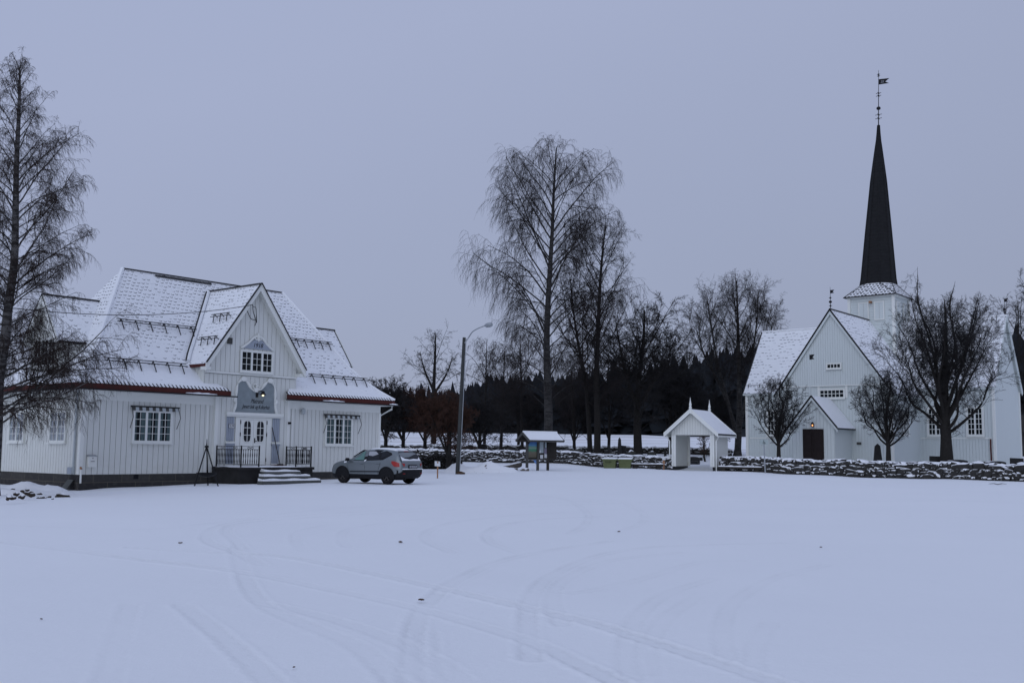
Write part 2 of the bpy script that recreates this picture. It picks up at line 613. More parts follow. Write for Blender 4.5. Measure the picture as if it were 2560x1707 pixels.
def tag(o, label=None, cat=None, group=None, kind=None):
    if label:
        o['label'] = label
    if cat:
        o['category'] = cat
    if group:
        o['group'] = group
    if kind:
        o['kind'] = kind
    return o


def thing(name, label, cat, loc=(0, 0, 0), rz=0.0, group=None):
    o = bpy.data.objects.new(name, None)
    o.empty_display_size = 0.2
    COL.objects.link(o)
    o.location = tuple(map(float, loc))
    o.rotation_euler = (0, 0, rz)
    return tag(o, label, cat, group)


def dup(root, loc, rz, label, group=None):
    def cp(o, parent):
        c = o.copy()
        COL.objects.link(c)
        if parent:
            c.parent = parent
        for ch in o.children:
            cp(ch, c)
        return c
    r = cp(root, None)
    r.location = tuple(map(float, loc))
    r.rotation_euler = (0, 0, rz)
    r['label'] = label
    if group:
        r['group'] = group
    return r


def text(name, body, parent, loc, size, rot, mat, shear=0.0, align='CENTER', extr=0.004, xs=1.0):
    cu = bpy.data.curves.new(name, 'FONT')
    cu.body = body
    cu.size = size
    cu.shear = shear
    cu.align_x = align
    cu.align_y = 'CENTER'
    cu.extrude = extr
    cu.resolution_u = 3
    cu.materials.append(M[mat])
    tmp = bpy.data.objects.new(name, cu)
    COL.objects.link(tmp)
    bpy.context.view_layer.update()
    me = bpy.data.meshes.new_from_object(tmp.evaluated_get(bpy.context.evaluated_depsgraph_get()))
    bpy.data.objects.remove(tmp)
    me.name = name
    o = bpy.data.objects.new(name, me)
    COL.objects.link(o)
    o.parent = parent
    o.location = loc
    o.rotation_euler = rot
    o.scale = (xs, 1, 1)
    return o


# ------------------------------------------------------------------ ground
ANCH = np.array([
    (0, 0, 0), (0, 14, 0), (-14, 14, 0), (14, 14, 0), (0, 28, 0), (-12, 28, 0), (12, 28, 0), (26, 28, 0), (-28, 30, 0), (0, 42, .03), (12, 44, .05), (26, 46, .08),
    (-18.6, 44.2, -.24), (-23, 48, -.15), (-16.5, 46.5, -.12), (-14, 46.6, .0), (-11.5, 48.5, .0), (-9.5, 51, .03), (-7, 56.5, .08), (-5.6, 47.6, .11), (-7.4, 49.5, .12),
    (-3.1, 62, .28), (1.5, 70, .38), (8, 76, .48), (13.5, 77, .36), (16.3, 75, .38), (20, 71, .27), (24, 67.5, .19), (31, 62.5, .19), (38, 58, .18),
    (0, 54, .16), (10, 58, .22), (20, 54, .14), (5, 66, .36), (14, 68, .32), (-10, 66, .3), (-18, 62, .2), (-30, 60, .1),
    (-6, 80, .8), (4, 82, .9), (12, 84, .75), (18, 82, .8), (24, 78, .8), (30, 74, .75), (38, 70, .7), (-14, 82, .8), (-2, 92, 1.25), (8, 92, 1.2), (18, 94, 1.0),
    (30, 92, .9), (40, 88, .9), (45, 105, 1.1), (-20, 95, 1.2), (0, 104, 1.55), (14, 104, 1.5), (28, 108, 1.4), (-14, 105, 1.5)])


def ground_z(x, y):
    x = np.asarray(x, float)
    y = np.asarray(y, float)
    num = np.zeros_like(x)
    den = np.zeros_like(x)
    for ax, ay, az in ANCH:
        w = 1.0 / ((x - ax) ** 2 + (y - ay) ** 2 + 1.5) ** 1.8
        num += w * az
        den += w
    z = num / den
    far = 1.55 + np.maximum(y - 106, 0) * 0.026 - np.maximum(y - 300, 0) * 0.006
    far = far + np.maximum(x - 40, 0) * 0.02 * np.clip((y - 110) / 80, 0, 1)
    t = np.clip((y - 100) / 14, 0, 1)
    t = t * t * (3 - 2 * t)
    t2 = np.clip((np.abs(x) - 60) / 40, 0, 1)
    z = z * (1 - t) + far * t
    return z * (1 - 0.0 * t2)


def gz(x, y):
    return float(ground_z(np.array([x]), np.array([y]))[0])


def d2f(x, y):
    return x * 1.0884, y * 1.0884


TRACKS = [  # paths of tyres in the photo's 2352 px frame, laid on the ground
    ([(0, 1238), (150, 1256), (350, 1280), (560, 1306), (760, 1342), (960, 1384), (1200, 1452), (1330, 1510), (1450, 1568)], 1.0),
    ([(300, 1252), (600, 1268), (760, 1290), (1000, 1338), (1200, 1382), (1350, 1416), (1480, 1455), (1640, 1506), (1830, 1568)], 1.0),
    ([(560, 1255), (540, 1235), (520, 1215), (540, 1200), (640, 1188), (900, 1172), (1200, 1160), (1500, 1152), (1900, 1150), (2300, 1152)], 0.7),
    ([(600, 1290), (545, 1262), (480, 1240), (475, 1222), (500, 1205), (600, 1186), (860, 1168), (1100, 1157), (1400, 1148)], 0.6),
    ([(1190, 1262), (1130, 1240), (1120, 1218), (1160, 1200), (1240, 1188), (1400, 1180)], 0.8),
    ([(1040, 1262), (985, 1238), (980, 1218), (1030, 1198), (1140, 1182), (1300, 1172)], 0.6),
    ([(1310, 1220), (1345, 1198), (1350, 1175), (1310, 1150), (1230, 1135), (1080, 1125)], 0.7),
    ([(1420, 1215), (1475, 1195), (1475, 1172), (1430, 1150)], 0.5),
    ([(948, 1568), (948, 1500), (956, 1420), (985, 1370), (1060, 1318), (1180, 1272), (1400, 1238)], 0.7),
    ([(1000, 1568), (985, 1500), (982, 1440)], 0.4),
    ([(1220, 1500), (1212, 1420), (1222, 1360), (1270, 1310), (1380, 1268), (1520, 1250), (1800, 1240)], 0.7),
    ([(1290, 1420), (1270, 1360), (1300, 1320), (1400, 1280), (1560, 1262)], 0.5),
    ([(420, 1380), (500, 1440), (570, 1500), (640, 1568)], 0.5),
    ([(540, 1250), (560, 1310), (600, 1372), (700, 1420), (820, 1470), (930, 1568)], 0.6),
    ([(600, 1372), (760, 1408), (900, 1455), (1010, 1510), (1080, 1568)], 0.5),
    ([(1450, 1540), (1440, 1470), (1470, 1400), (1540, 1350), (1640, 1320)], 0.5),
    ([(1490, 1530), (1490, 1470), (1530, 1410), (1600, 1360)], 0.4),
    ([(1670, 1500), (1660, 1430), (1690, 1370), (1780, 1320), (1900, 1290)], 0.4),
    ([(1700, 1280), (1600, 1285), (1480, 1318), (1330, 1350), (1260, 1345)], 0.4),
    ([(0, 1200), (300, 1210), (460, 1200), (700, 1170), (1000, 1150), (1300, 1140)], 0.4),
    ([(700, 1260), (680, 1235), (690, 1215), (760, 1198)], 0.4),
    ([(800, 1250), (785, 1232), (800, 1212), (880, 1196), (1000, 1186)], 0.4),
    ([(2352, 1180), (2150, 1182), (1900, 1168), (1600, 1158), (1300, 1150)], 0.4),
    ([(240, 1568), (265, 1490), (285, 1420), (300, 1380)], 0.3),
    ([(1740, 1568), (1735, 1480), (1770, 1420)], 0.3)]


def catmull(p, n=8):
    p = np.array(p, float)
    q = np.vstack([2 * p[0] - p[1], p, 2 * p[-1] - p[-2]])
    out = []
    for i in range(len(p) - 1):
        a, b, c, d = q[i:i + 4]
        for k in range(n):
            t = k / n
            out.append(0.5 * (2 * b + (c - a) * t + (2 * a - 5 * b + 4 * c - d) * t * t + (3 * b - 3 * c + d - a) * t ** 3))
    out.append(p[-1])
    return np.array(out)


def make_ground():
    ang = np.concatenate([np.arange(-180, -60, 6), np.arange(-60, -28, 1.5), np.arange(-28, 28.001, 0.11), np.arange(28.5, 60, 1.5), np.arange(60, 180, 6)])
    ang = np.radians(ang)
    rad = [1.2]
    while rad[-1] < 2600:
        r = rad[-1]
        rad.append(r * (1.0036 if 5 < r < 26 else 1.0062 if 5 < r < 90 else 1.03 if r < 400 else 1.12))
    rad = np.array(rad)
    A, Rr = np.meshgrid(ang, rad)
    X = (Rr * np.sin(A)).ravel()
    Y = (Rr * np.cos(A)).ravel()
    Z = ground_z(X, Y)
    na, nr = len(ang), len(rad)
    trk = np.zeros_like(X)
    dz = np.zeros_like(X)
    for pts, w in TRACKS:
        q = catmull([on_plane(*d2f(*p), 0.05)[:2] for p in pts], 10)
        lo, hi = q.min(0) - 0.6, q.max(0) + 0.6
        sel = np.where((X > lo[0]) & (X < hi[0]) & (Y > lo[1]) & (Y < hi[1]))[0]
        P = np.stack([X[sel], Y[sel]], 1)
        dm = np.full(len(sel), 9.0)
        for a, b in zip(q[:-1], q[1:]):
            ab = b - a
            t = np.clip(((P - a) @ ab) / max(1e-9, ab @ ab), 0, 1)
            dm = np.minimum(dm, np.hypot(*(P - a - t[:, None] * ab).T))
        core = np.exp(-(dm / 0.085) ** 4)
        jag = .010 * np.sin(P[:, 0] * 23 + 2 * np.sin(P[:, 1] * 17)) + .008 * np.sin(P[:, 1] * 31 + P[:, 0] * 11)
        line = np.exp(-((dm + jag - 0.085) / 0.026) ** 2)
        edge = np.exp(-((dm + jag - 0.145) / 0.035) ** 2)
        wob = 0.7 + 0.3 * np.sin(P[:, 0] * 3.1 + P[:, 1] * 2.3)
        dz[sel] += (-0.009 * core - 0.008 * line + 0.011 * edge) * w * wob
        trk[sel] = np.maximum(trk[sel], (.28 * core + .75 * line) * w * wob)
    # worn snow in the gateway; darker snow under the car
    for wx, wy, rx, ry, k in ((14.6, 76.2, 1.5, .7, .8), (15.0, 77.6, 1.0, .9, .7), (-5.9, 48.6, 1.6, 1.2, .35)):
        q = np.exp(-(((X - wx) / rx) ** 2 + ((Y - wy) / ry) ** 2) ** 2)
        trk = np.maximum(trk, k * q)
    # soft unevenness of the trodden snow
    dz += 0.012 * np.sin(X * 0.9 + 1.3 * np.sin(Y * 0.5)) * np.sin(Y * 0.7 + 0.8 * np.sin(X * 0.6)) * np.clip(Y / 10, 0, 1)
    Z = Z + dz
    # wind-blown edge against the stone wall and the hall
    co = np.stack([X, Y, Z], 1)
    co = np.vstack([co, [[0, 0, 0]]])
    idx = np.arange(nr * na).reshape(nr, na)
    a = idx[:-1, :]
    b = idx[1:, :]
    quads = np.stack([a, b, np.roll(b, -1, 1), np.roll(a, -1, 1)], -1).reshape(-1, 4)[:, ::-1]
    me = bpy.data.meshes.new('snow_ground')
    nq = len(quads)
    tri = np.stack([np.full(na, nr * na), idx[0], np.roll(idx[0], -1)], 1)[:, ::-1]
    me.vertices.add(len(co))
    me.vertices.foreach_set('co', co.ravel())
    me.loops.add(nq * 4 + na * 3)
    me.loops.foreach_set('vertex_index', np.concatenate([quads.ravel(), tri.ravel()]))
    me.polygons.add(nq + na)
    me.polygons.foreach_set('loop_start', np.concatenate([np.arange(nq) * 4, nq * 4 + np.arange(na) * 3]))
    me.polygons.foreach_set('use_smooth', np.ones(nq + na, bool))
    me.update(calc_edges=True)
    at_ = me.attributes.new('track', 'FLOAT', 'POINT')
    at_.data.foreach_set('value', np.append(trk, 0).astype(np.float32))
    me.materials.append(M['snow'])
    o = bpy.data.objects.new('snow_ground', me)
    COL.objects.link(o)
    tag(o, kind='structure')


make_ground()


# ------------------------------------------------------------------ board walls and windows (local frame of a building)
def board_wall(mb, p0, p1, zb, ztop, m, pitch=0.27, gap=0.022, proud=0.045, gapm='gap', out=None):
    """Vertical boards from p0 to p1 (local xy), ztop a number or a function of the distance along the wall."""
    p0, p1 = np.array(p0, float), np.array(p1, float)
    L = np.linalg.norm(p1 - p0)
    e = (p1 - p0) / L
    o = np.array(out, float) if out is not None else np.array([e[1], -e[0]])
    zt = ztop if callable(ztop) else (lambda s: ztop)
    n = max(1, round(L / pitch))
    w = L / n
    for i in range(n):
        a, b = i * w + gap / 2, (i + 1) * w - gap / 2
        mid = (a + b) / 2
        qs = [(a, zt(a)), (b, zt(b))]
        if zt(mid) > max(zt(a), zt(b)) + 0.05:
            qs = [(a, zt(a)), (mid, zt(mid)), (b, zt(b))]
        pts = [p0 + e * a, p0 + e * b]
        face = [(*pts[0], zb), (*pts[1], zb)] + [(*(p0 + e * s), z) for s, z in qs[::-1]]
        if min(z for _, z in qs) <= zb + 0.01:
            continue
        mb.prism(face, (o[0] * proud, o[1] * proud, 0), m)
    # backing sheet, set behind the boards
    samp = np.linspace(0.001, L - 0.001, 41)
    back = [(*(p0 - o * 0.004), zb), (*(p1 - o * 0.004), zb)]
    for s in samp[::-1]:
        back.append((*(p0 + e * s - o * 0.004), max(zb + 0.01, zt(s) - 0.01)))
    mb.poly(back, gapm)


def window(parent, org, e, out, s0, s1, z0, z1, sashes=3, cols=2, rows=4, curtain=True, frame=0.065, bar=0.022, name='window', casing=0.055, seed=0):
    """Casement window on a wall; org is the wall's local origin, e along, out outward. Boards stand 0.045 proud."""
    rnd = random.Random(seed)
    org, e, out = (np.array(v, float) for v in (org, e, out))

    def P(s, d, z):
        q = org + e * s + out * d
        return (q[0], q[1], z)

    def bx(mb, a, b, c, d_, d0, d1, m):
        mb.hexa([P(a, d0, c), P(b, d0, c), P(b, d1, c), P(a, d1, c), P(a, d0, d_), P(b, d0, d_), P(b, d1, d_), P(a, d1, d_)], m)
    f = MB()
    # outer casing
    bx(f, s0 - casing, s0, z0 - casing, z1 + casing, 0.05, 0.135, 'white_trim')
    bx(f, s1, s1 + casing, z0 - casing, z1 + casing, 0.05, 0.135, 'white_trim')
    bx(f, s0, s1, z1, z1 + casing, 0.05, 0.14, 'white_trim')
    bx(f, s0 - casing - 0.03, s1 + casing + 0.03, z0 - casing - 0.045, z0 - casing, 0.05, 0.20, 'white_trim')
    bx(f, s0, s1, z0 - casing, z0, 0.05, 0.14, 'white_trim')
    w = (s1 - s0) / sashes
    gaps = []
    for i in range(sashes):
        a, b = s0 + i * w, s0 + (i + 1) * w
        fr = frame * 0.8
        for (x0, x1, y0, y1) in ((a + .002, a + fr, z0, z1), (b - fr, b - .002, z0, z1), (a + fr, b - fr, z0, z0 + fr), (a + fr, b - fr, z1 - fr, z1)):
            bx(f, x0, x1, y0, y1, 0.06, 0.125, 'white_trim')
        ia, ib, ja, jb = a + fr, b - fr, z0 + fr, z1 - fr
        gaps.append((ia, ib, ja, jb))
        for c in range(1, cols):
            x = ia + (ib - ia) * c / cols
            bx(f, x - bar / 2, x + bar / 2, ja, jb, 0.085, 0.115, 'white_trim')
        for r in range(1, rows):
            z = ja + (jb - ja) * r / rows
            bx(f, ia, ib, z - bar / 2, z + bar / 2, 0.085, 0.113, 'white_trim')
    fo = f.build(name, parent)
    g = MB()
    for (ia, ib, ja, jb) in gaps:
        g.poly([P(ia, 0.10, ja), P(ib, 0.10, ja), P(ib, 0.10, jb), P(ia, 0.10, jb)], 'glass')
    g.build('pane', fo)
    c = MB()
    for (ia, ib, ja, jb) in gaps:
        c.poly([P(ia - .02, 0.052, ja - .02), P(ib + .02, 0.052, ja - .02), P(ib + .02, 0.052, jb + .02), P(ia - .02, 0.052, jb + .02)], 'inside_shade')  # dark sheet behind the pane: the unlit room's shade put into its colour
        if curtain:
            ww = ib - ia
            for (u0, u1) in ((0.0, rnd.uniform(.18, .42)), (1 - rnd.uniform(.18, .42), 1.0)):
                k = 6
                for q in range(k):
                    sa, sb = ia + ww * (u0 + (u1 - u0) * q / k), ia + ww * (u0 + (u1 - u0) * (q + 1) / k)
                    da, db = (0.066, 0.078) if q % 2 else (0.078, 0.066)
                    c.poly([P(sa, da, ja), P(sb, db, ja), P(sb, db, jb), P(sa, da, jb)], 'curtain')
    c.build('curtain' if curtain else 'dark_interior', fo)
    return fo


def awning(parent, s0, s1, z, d, name='awning'):
    a = MB()
    n = 14
    for i in range(n):
        x0, x1 = s0 + (s1 - s0) * i / n, s0 + (s1 - s0) * (i + 1) / n
        a.hexa([(x0, d - .16, z - .15), (x1, d - .16, z - .15), (x1, d - .145, z - .15), (x0, d - .145, z - .15), (x0, d - .13, z), (x1, d - .13, z), (x1, d - .115, z), (x0, d - .115, z)],
               'pale_metal' if i % 2 else 'wood_grey')
    a.tube([(s0 - .06, d - .12, z + .03), (s1 + .06, d - .12, z + .03)], .035, 'dark_metal')
    o = a.build(name, parent)
    for s, k in ((s0, -1), (s1, 1)):
        b = MB()
        b.tube([(s, d - .14, z), (s + .02 * k, d - .30, z - .45), (s - .05, d - .12, z - .95)], .016, 'dark_metal', 5)
        b.build('awning_arm', o)
    return o


# ------------------------------------------------------------------ parish hall
HALL_RZ = math.atan2(.770, .638)
hall = thing('parish_hall', 'white timber hall with steep snowy hipped roof and a central front gable dated 1918', 'building', (-18.6, 45.2, 0), HALL_RZ)
S, DW, ZB, ZT = 17.5, 8.2, 0.47, 4.10
GC = 8.65   # gable centre line
PROF = [(-.62, 4.42), (0, 4.88), (.57, 5.38), (1.3, 6.25), (2.03, 7.38), (4.1, 10.42)]


def prof(d):
    return float(np.interp(d, [p[0] for p in PROF], [p[1] for p in PROF]))


def build_hall():
    U, N = (1, 0), (0, 1)
    # walls
    w = MB()
    for a, b in ((0, 6.66), (11.0, S)):
        w = MB()
        board_wall(w, (a, 0), (b, 0), ZB, 3.72, 'white')
        w.build('wall', hall)
    for a, b in ((-.03, 6.66), (11.0, S + .03)):
        fr = MB()
        fr.box(a, b, -.065, 0, 3.72, 4.10, 'white_trim')
        fr.build('frieze_board', hall)
    for a, b in ((-.07, .10), (S - .10, S + .07)):
        fr = MB()
        fr.box(a, b, -.075, .10, ZB, 3.71, 'white_trim')
        fr.build('corner_board', hall)
    w = MB()
    board_wall(w, (0, DW), (0, 0), ZB, 4.08, 'white', pitch=0.25, out=(-1, 0))
    w.build('wall', hall)
    w = MB()
    board_wall(w, (S, 0), (S, DW), ZB, 4.08, 'white', out=(1, 0))
    w.build('wall', hall)
    w = MB()
    board_wall(w, (S, DW), (0, DW), ZB, 4.08, 'white', out=(0, 1))
    w.build('wall', hall)
    # foundation
    f = MB()

    def fwall(p, q, z0, z1):
        L = math.dist(p, q)
        f.poly([(*p, z0), (*q, z0), (*q, z1), (*p, z1)], 'foundation', [(0, 0), (L, 0), (L, z1 - z0), (0, z1 - z0)])
    t = .03
    fwall((-t, -t), (S + t, -t), -.6, ZB - .005)
    fwall((-t, DW + t), (-t, -t), -.6, ZB - .005)
    fwall((S + t, -t), (S + t, DW + t), -.6, ZB - .005)
    f.poly([(-t, -t, ZB - .005), (S + t, -t, ZB - .005), (S + t, DW, ZB - .005), (-t, DW, ZB - .005)], 'concrete_dark')
    f.box(2.55, 2.8, -.035, -.03, .25, .44, 'inside_shade')
    f.build('foundation', hall)
    # main roof: hipped with a bellcast, rings of constant height
    r = MB()
    kx = 3.85 / 4.1

    def ring(i):
        d, z = PROF[i]
        return [(d * kx, d, z), (S - d * kx, d, z), (S - d * kx, DW - d, z), (d * kx, DW - d, z)]
    vv = 0
    for i in range(len(PROF) - 1):
        A, B = ring(i), ring(i + 1)
        (d0, z0), (d1, z1) = PROF[i], PROF[i + 1]
        h = math.hypot(d1 - d0, z1 - z0)
        mt = 'tiles_low' if i < 2 else 'tiles'
        for k in range(4):
            a, b, c, d_ = A[k], A[(k + 1) % 4], B[(k + 1) % 4], B[k]
            ax = 0 if k in (0, 2) else 1
            if i == 0 and k == 0:      # the eave stops at both sides of the central gable
                for p4 in ([a, (7.15, d0, z0), (6.50, d1, z1), d_], [(10.55, d0, z0), b, c, (11.15, d1, z1)]):
                    r.poly(p4, mt, [(q[0], vv + (h if q[1] > d0 + .1 else 0)) for q in p4])
                continue
            r.poly([a, b, c, d_], mt, [(a[ax], vv), (b[ax], vv), (c[ax], vv + h), (d_[ax], vv + h)])
        vv += h
    r.build('roof', hall)
    # tile ends under the snow, red fascia, gutter and soffit
    e = .60
    for p, q in (((-e, -e), (7.15, -e)), ((10.55, -e), (S + e, -e)), ((-e, DW + e), (-e, -e)), ((S + e, -e), (S + e, DW + e))):
        fa = MB()
        fa.bar((*p, 4.285), (*q, 4.285), .05, .25, 'oxblood')
        fa.build('fascia', hall)
    te = MB()
    for x in np.arange(-.58, 7.1, .20):
        te.tube([(x, -.655, 4.395), (x, -.45, 4.54)], .028, 'dark_metal', 6)
    te.build('tile_ends', hall)
    te = MB()
    for x in np.arange(10.6, S + .6, .20):
        te.tube([(x, -.655, 4.395), (x, -.45, 4.54)], .028, 'dark_metal', 6)
    te.build('tile_ends', hall)
    for p, q in (((-.68, -.70), (7.45, -.70)), ((10.45, -.70), (S + .85, -.70)), ((-.70, DW + .6), (-.70, -.68))):
        g = MB()
        g.bar((*p, 4.145), (*q, 4.145), .13, .06, 'dark_metal')
        g.build('gutter', hall)
    for q in ((-.58, 7.1, -.57, -.07), (10.6, S + .58, -.57, -.07), (-.58, -.05, -.06, DW + .5), (S + .05, S + .58, -.06, DW + .5)):
        so_ = MB()
        so_.box(*q, 4.105, 4.13, 'white_trim')
        so_.build('soffit', hall)
    # snow left in the gutter
    for a, b in ((4.6, 6.3), (12.8, 14.3), (17.6, 18.25)):
        sn = MB()
        k = 10
        sn.tube([(a + (b - a) * i / k, -.72, 4.20) for i in range(k + 1)], [.012 + .055 * math.sin(math.pi * i / k) * (.7 + .3 * math.sin(i * 2.1)) for i in range(k + 1)], 'snow', 6)
        sn.build('gutter_snow', hall)
    # hip and ridge caps
    cp = MB()
    for sgn in (0, 1):
        pts = [((d * kx if not sgn else S - d * kx), d, z + .02) for d, z in PROF]
        cp.tube(pts, .10, 'snow', 6)
    cp.bar((3.85, 4.1, 10.45), (S - 3.85, 4.1, 10.45), .12, .05, 'dark_metal')
    cp.bar((5.6, 3.97, 10.31), (8.9, 3.97, 10.31), .10, .03, 'dark_metal', (0, -.8, .6))
    cp.build('ridge_cap', hall)
    # snow guards
    for (s0, s1, d) in ((2.5, 6.77, 2.03), (1.15, 5.37, .56), (12.3, 15.6, 2.03), (12.81, 17.04, .56)):
        z = prof(d)
        q = MB()
        for dd, dz in ((-.12, .16), (-.02, .28)):
            q.tube([(s0, d + dd, z + dz), (s1, d + dd, z + dz)], .022, 'iron', 5)
        nb = 6
        for i in range(nb):
            s = s0 + .25 + (s1 - s0 - .5) * i / (nb - 1)
            q.bar((s, d - .30, z - .22), (s, d + .02, z + .30), .035, .03, 'iron')
            q.bar((s, d + .02, z + .30), (s, d + .14, z + .12), .035, .03, 'iron')
        q.build('snow_guard', hall)
    # ---------------- central gable
    gw = MB()
    slope = 1.41
    board_wall(gw, (6.66, -.15), (11.0, -.15), 0.80, 5.24, 'white')
    half = 2.72
    board_wall(gw, (GC - half, -.15), (6.66, -.15), 4.55, 5.24, 'white')
    board_wall(gw, (11.0, -.15), (GC + half, -.15), 4.55, 5.24, 'white')
    board_wall(gw, (GC - half, -.19), (GC + half, -.19), 5.36, lambda s: 9.70 - slope * abs(s - half) - .0, 'white')
    # cheeks between the gable and the main roof
    for x, o_ in ((GC - half, -1), (GC + half, 1)):
        board_wall(gw, (x, -.19), (x, 1.1), 4.55, 5.80, 'white', out=(o_, 0))
    gw.build('gable_wall', hall)
    b = MB()
    b.box(GC - half - .02, GC + half + .02, -.30, -.15, 5.26, 5.35, 'white_trim')
    b.box(6.58, 6.76, -.215, -.02, .8, 4.6, 'white_trim')
    b.box(10.90, 11.08, -.215, -.02, .8, 4.6, 'white_trim')
    b.box(11.30, 11.42, -.07, -.045, ZB, 3.71, 'white_trim')
    b.box(6.20, 6.32, -.07, -.045, ZB, 3.71, 'white_trim')
    b.build('gable_trim', hall)
    # gable roof
    gr = MB()
    apex, ez, hw, th = 9.83, 5.66, 2.96, .16
    for k in (-1, 1):
        pts = [(GC, -.62, apex), (GC + k * hw, -.62, ez), (GC + k * hw, 1.05, ez), (GC, 3.75, apex)]
        L = math.hypot(hw, apex - ez)
        uv = [(0, L), (0, 0), (1.67, 0), (4.37, L)]
        if k < 0:
            gr.poly(pts[::-1][0:4], 'tiles', uv[::-1])
        else:
            gr.poly(pts, 'tiles', uv)
        dn = np.array([0, 0, -th])
        und = [tuple(np.array(p) + dn) for p in pts]
        gr.poly(und, 'white_trim')
        gr.poly([pts[1], pts[2], und[2], und[1]], 'oxblood')
        gr.poly([pts[0], pts[1], und[1], und[0]], 'white_trim')
    gr.build('gable_roof', hall)
    bb = MB()
    for k in (-1, 1):
        # bargeboard: a wide white board with a narrower moulding over it
        for dz, wd, y0, th_ in ((-.30, .30, -.665, .055), (-.10, .13, -.70, .05)):
            a = np.array([GC, y0, apex + dz + .12])
            c = np.array([GC + k * (hw + .03), y0, ez + dz + .10])
            bb.prism([a + (0, 0, -wd / 2), c + (0, 0, -wd / 2), c + (0, 0, wd / 2), a + (0, 0, wd / 2)], (0, th_, 0), 'white_trim')
        bb.bar((GC, -.70, apex + .06), (GC + k * (hw + .04), -.70, ez + .05), .12, .035, 'dark_metal')
        # boxed eave return
        bb.box(GC + k * hw - .28 if k > 0 else GC - hw - .02, GC + hw + .02 if k > 0 else GC - hw + .28, -.60, -.2, ez - .30, ez - .14, 'white_trim')
    bb.build('bargeboard', hall)
    rc = MB()
    rc.bar((GC, -.64, apex + .035), (GC, 3.7, apex + .035), .14, .05, 'dark_metal')
    for k in (-1, 1):
        # valley flashings: pale strip lying between gable roof and main roof
        pr = []
        for z in np.linspace(5.8, 9.75, 12):
            sx_ = GC + k * (apex - z) / slope
            ds = [p[0] for p in PROF]
            zs = [p[1] for p in PROF]
            pr.append((sx_ + k * .10, float(np.interp(z, zs, ds)) - .02, z + .06))
        rc.tube(pr, .10, 'snow', 5)
        rc.tube([(p[0] + k * .14, p[1] - .04, p[2] - .01) for p in pr], .035, 'dark_metal', 4)
    rc.build('valley_flashing', hall)
    for (s0, s1, z) in ((6.35, 7.0, 6.85), (6.9, 7.6, 8.1)):
        q = MB()
        sx_ = GC - (apex - z) / slope
        for i in range(3):
            y = -.25 + .55 * i + (1.0 if z > 7 else 0) * .35
            q.bar((sx_ - .22, y, z - .22), (sx_ - .16, y, z + .22), .035, .03, 'iron')
            q.bar((sx_ - .16, y, z + .22), (sx_ + .05, y, z + .05), .035, .03, 'iron')
        y0 = -.45 + (1.0 if z > 7 else 0) * .35
        for dx, dz in ((-.15, .20), (-.22, .08)):
            q.tube([(sx_ + dx, y0, z + dz), (sx_ + dx, y0 + 1.55, z + dz)], .022, 'iron', 5)
        q.build('snow_guard', hall)
    # windows
    window(hall, (0, 0), U, (0, -1), 2.40, 4.30, 1.92, 3.30, 3, 2, 4, seed=1)
    window(hall, (0, 0), U, (0, -1), 13.58, 15.40, 1.92, 3.32, 3, 2, 4, seed=2)
    window(hall, (0, -.19), U, (0, -1), 7.90, 9.78, 5.46, 6.46, 3, 2, 3, curtain=False)
    awning(hall, 2.24, 4.60, 3.47, -.05)
    awning(hall, 13.42, 15.86, 3.47, -.05)
    for a, b_ in ((1.2, 2.6), (5.1, 6.5)):
        window(hall, (0, 0), (0, 1), (-1, 0), a, b_, 1.88, 3.20, 2, 2, 4, seed=int(a * 10))
    # carved pediment with the year over the gable window
    pd = MB()
    y = -.19
    pd.prism([(8.02, y - .05, 6.60), (9.74, y - .05, 6.60), (8.88, y - .05, 7.22)], (0, -.05, 0), 'panel_light')
    pdo = pd.build('pediment', hall)
    tr = MB()
    for k in (-1, 1):
        pts = [(8.86 + k * x, y - .10, z) for x, z in ((1.0, 6.60), (.86, 6.66), (.55, 6.88), (.28, 7.14), (.08, 7.26))]
        tr.tube(pts, [.05, .06, .055, .06, .06], 'white_trim', 6)
        tr.tube([(8.86 + k * (.10 + .10 * math.cos(a)), y - .13, 7.16 + .09 * math.sin(a)) for a in np.linspace(0, 6.28, 9)], .035, 'white_trim', 5)
    tr.prism([(8.76, y - .1, 7.18), (8.98, y - .1, 7.18), (8.87, y - .1, 6.96)], (0, -.06, 0), 'white_trim')
    tr.tube([(8.86, y - .12, 7.15), (8.86, y - .12, 7.42)], [.10, .03], 'white_trim', 6)
    tr.build('carved_trim', pdo)
    text('lettering', '1918', pdo, (8.86, y - .108, 6.78), .30, (math.pi / 2, 0, 0), 'ink', .25)
    # name panel over the door
    base = [(7.56, 3.42), (10.24, 3.42)]
    pts = [(7.60, 3.42), (7.70, 3.75), (7.74, 4.05), (7.72, 4.3), (7.74, 4.6), (7.82, 4.85), (7.97, 5.0), (8.10, 5.04), (8.24, 5.0), (8.42, 4.84), (8.55, 4.66), (8.72, 4.54), (8.90, 4.50),
           (9.08, 4.54), (9.25, 4.66), (9.38, 4.84), (9.56, 5.0), (9.70, 5.04), (9.83, 5.0), (9.98, 4.85), (10.06, 4.6), (10.08, 4.3), (10.06, 4.05), (10.10, 3.75), (10.20, 3.42)]
    pn = MB()
    y = -.15
    pn.prism([(a, y - .05, z) for a, z in pts], (0, -.03, 0), 'panel')
    pno = pn.build('name_panel', hall)
    tr = MB()
    cv = catmull([(a, z) for a, z in pts], 4)
    rr = [.055 + .022 * math.sin(i * .55) for i in range(len(cv))]
    tr.tube([(a, y - .09, z) for a, z in cv], rr, 'white_trim', 7)
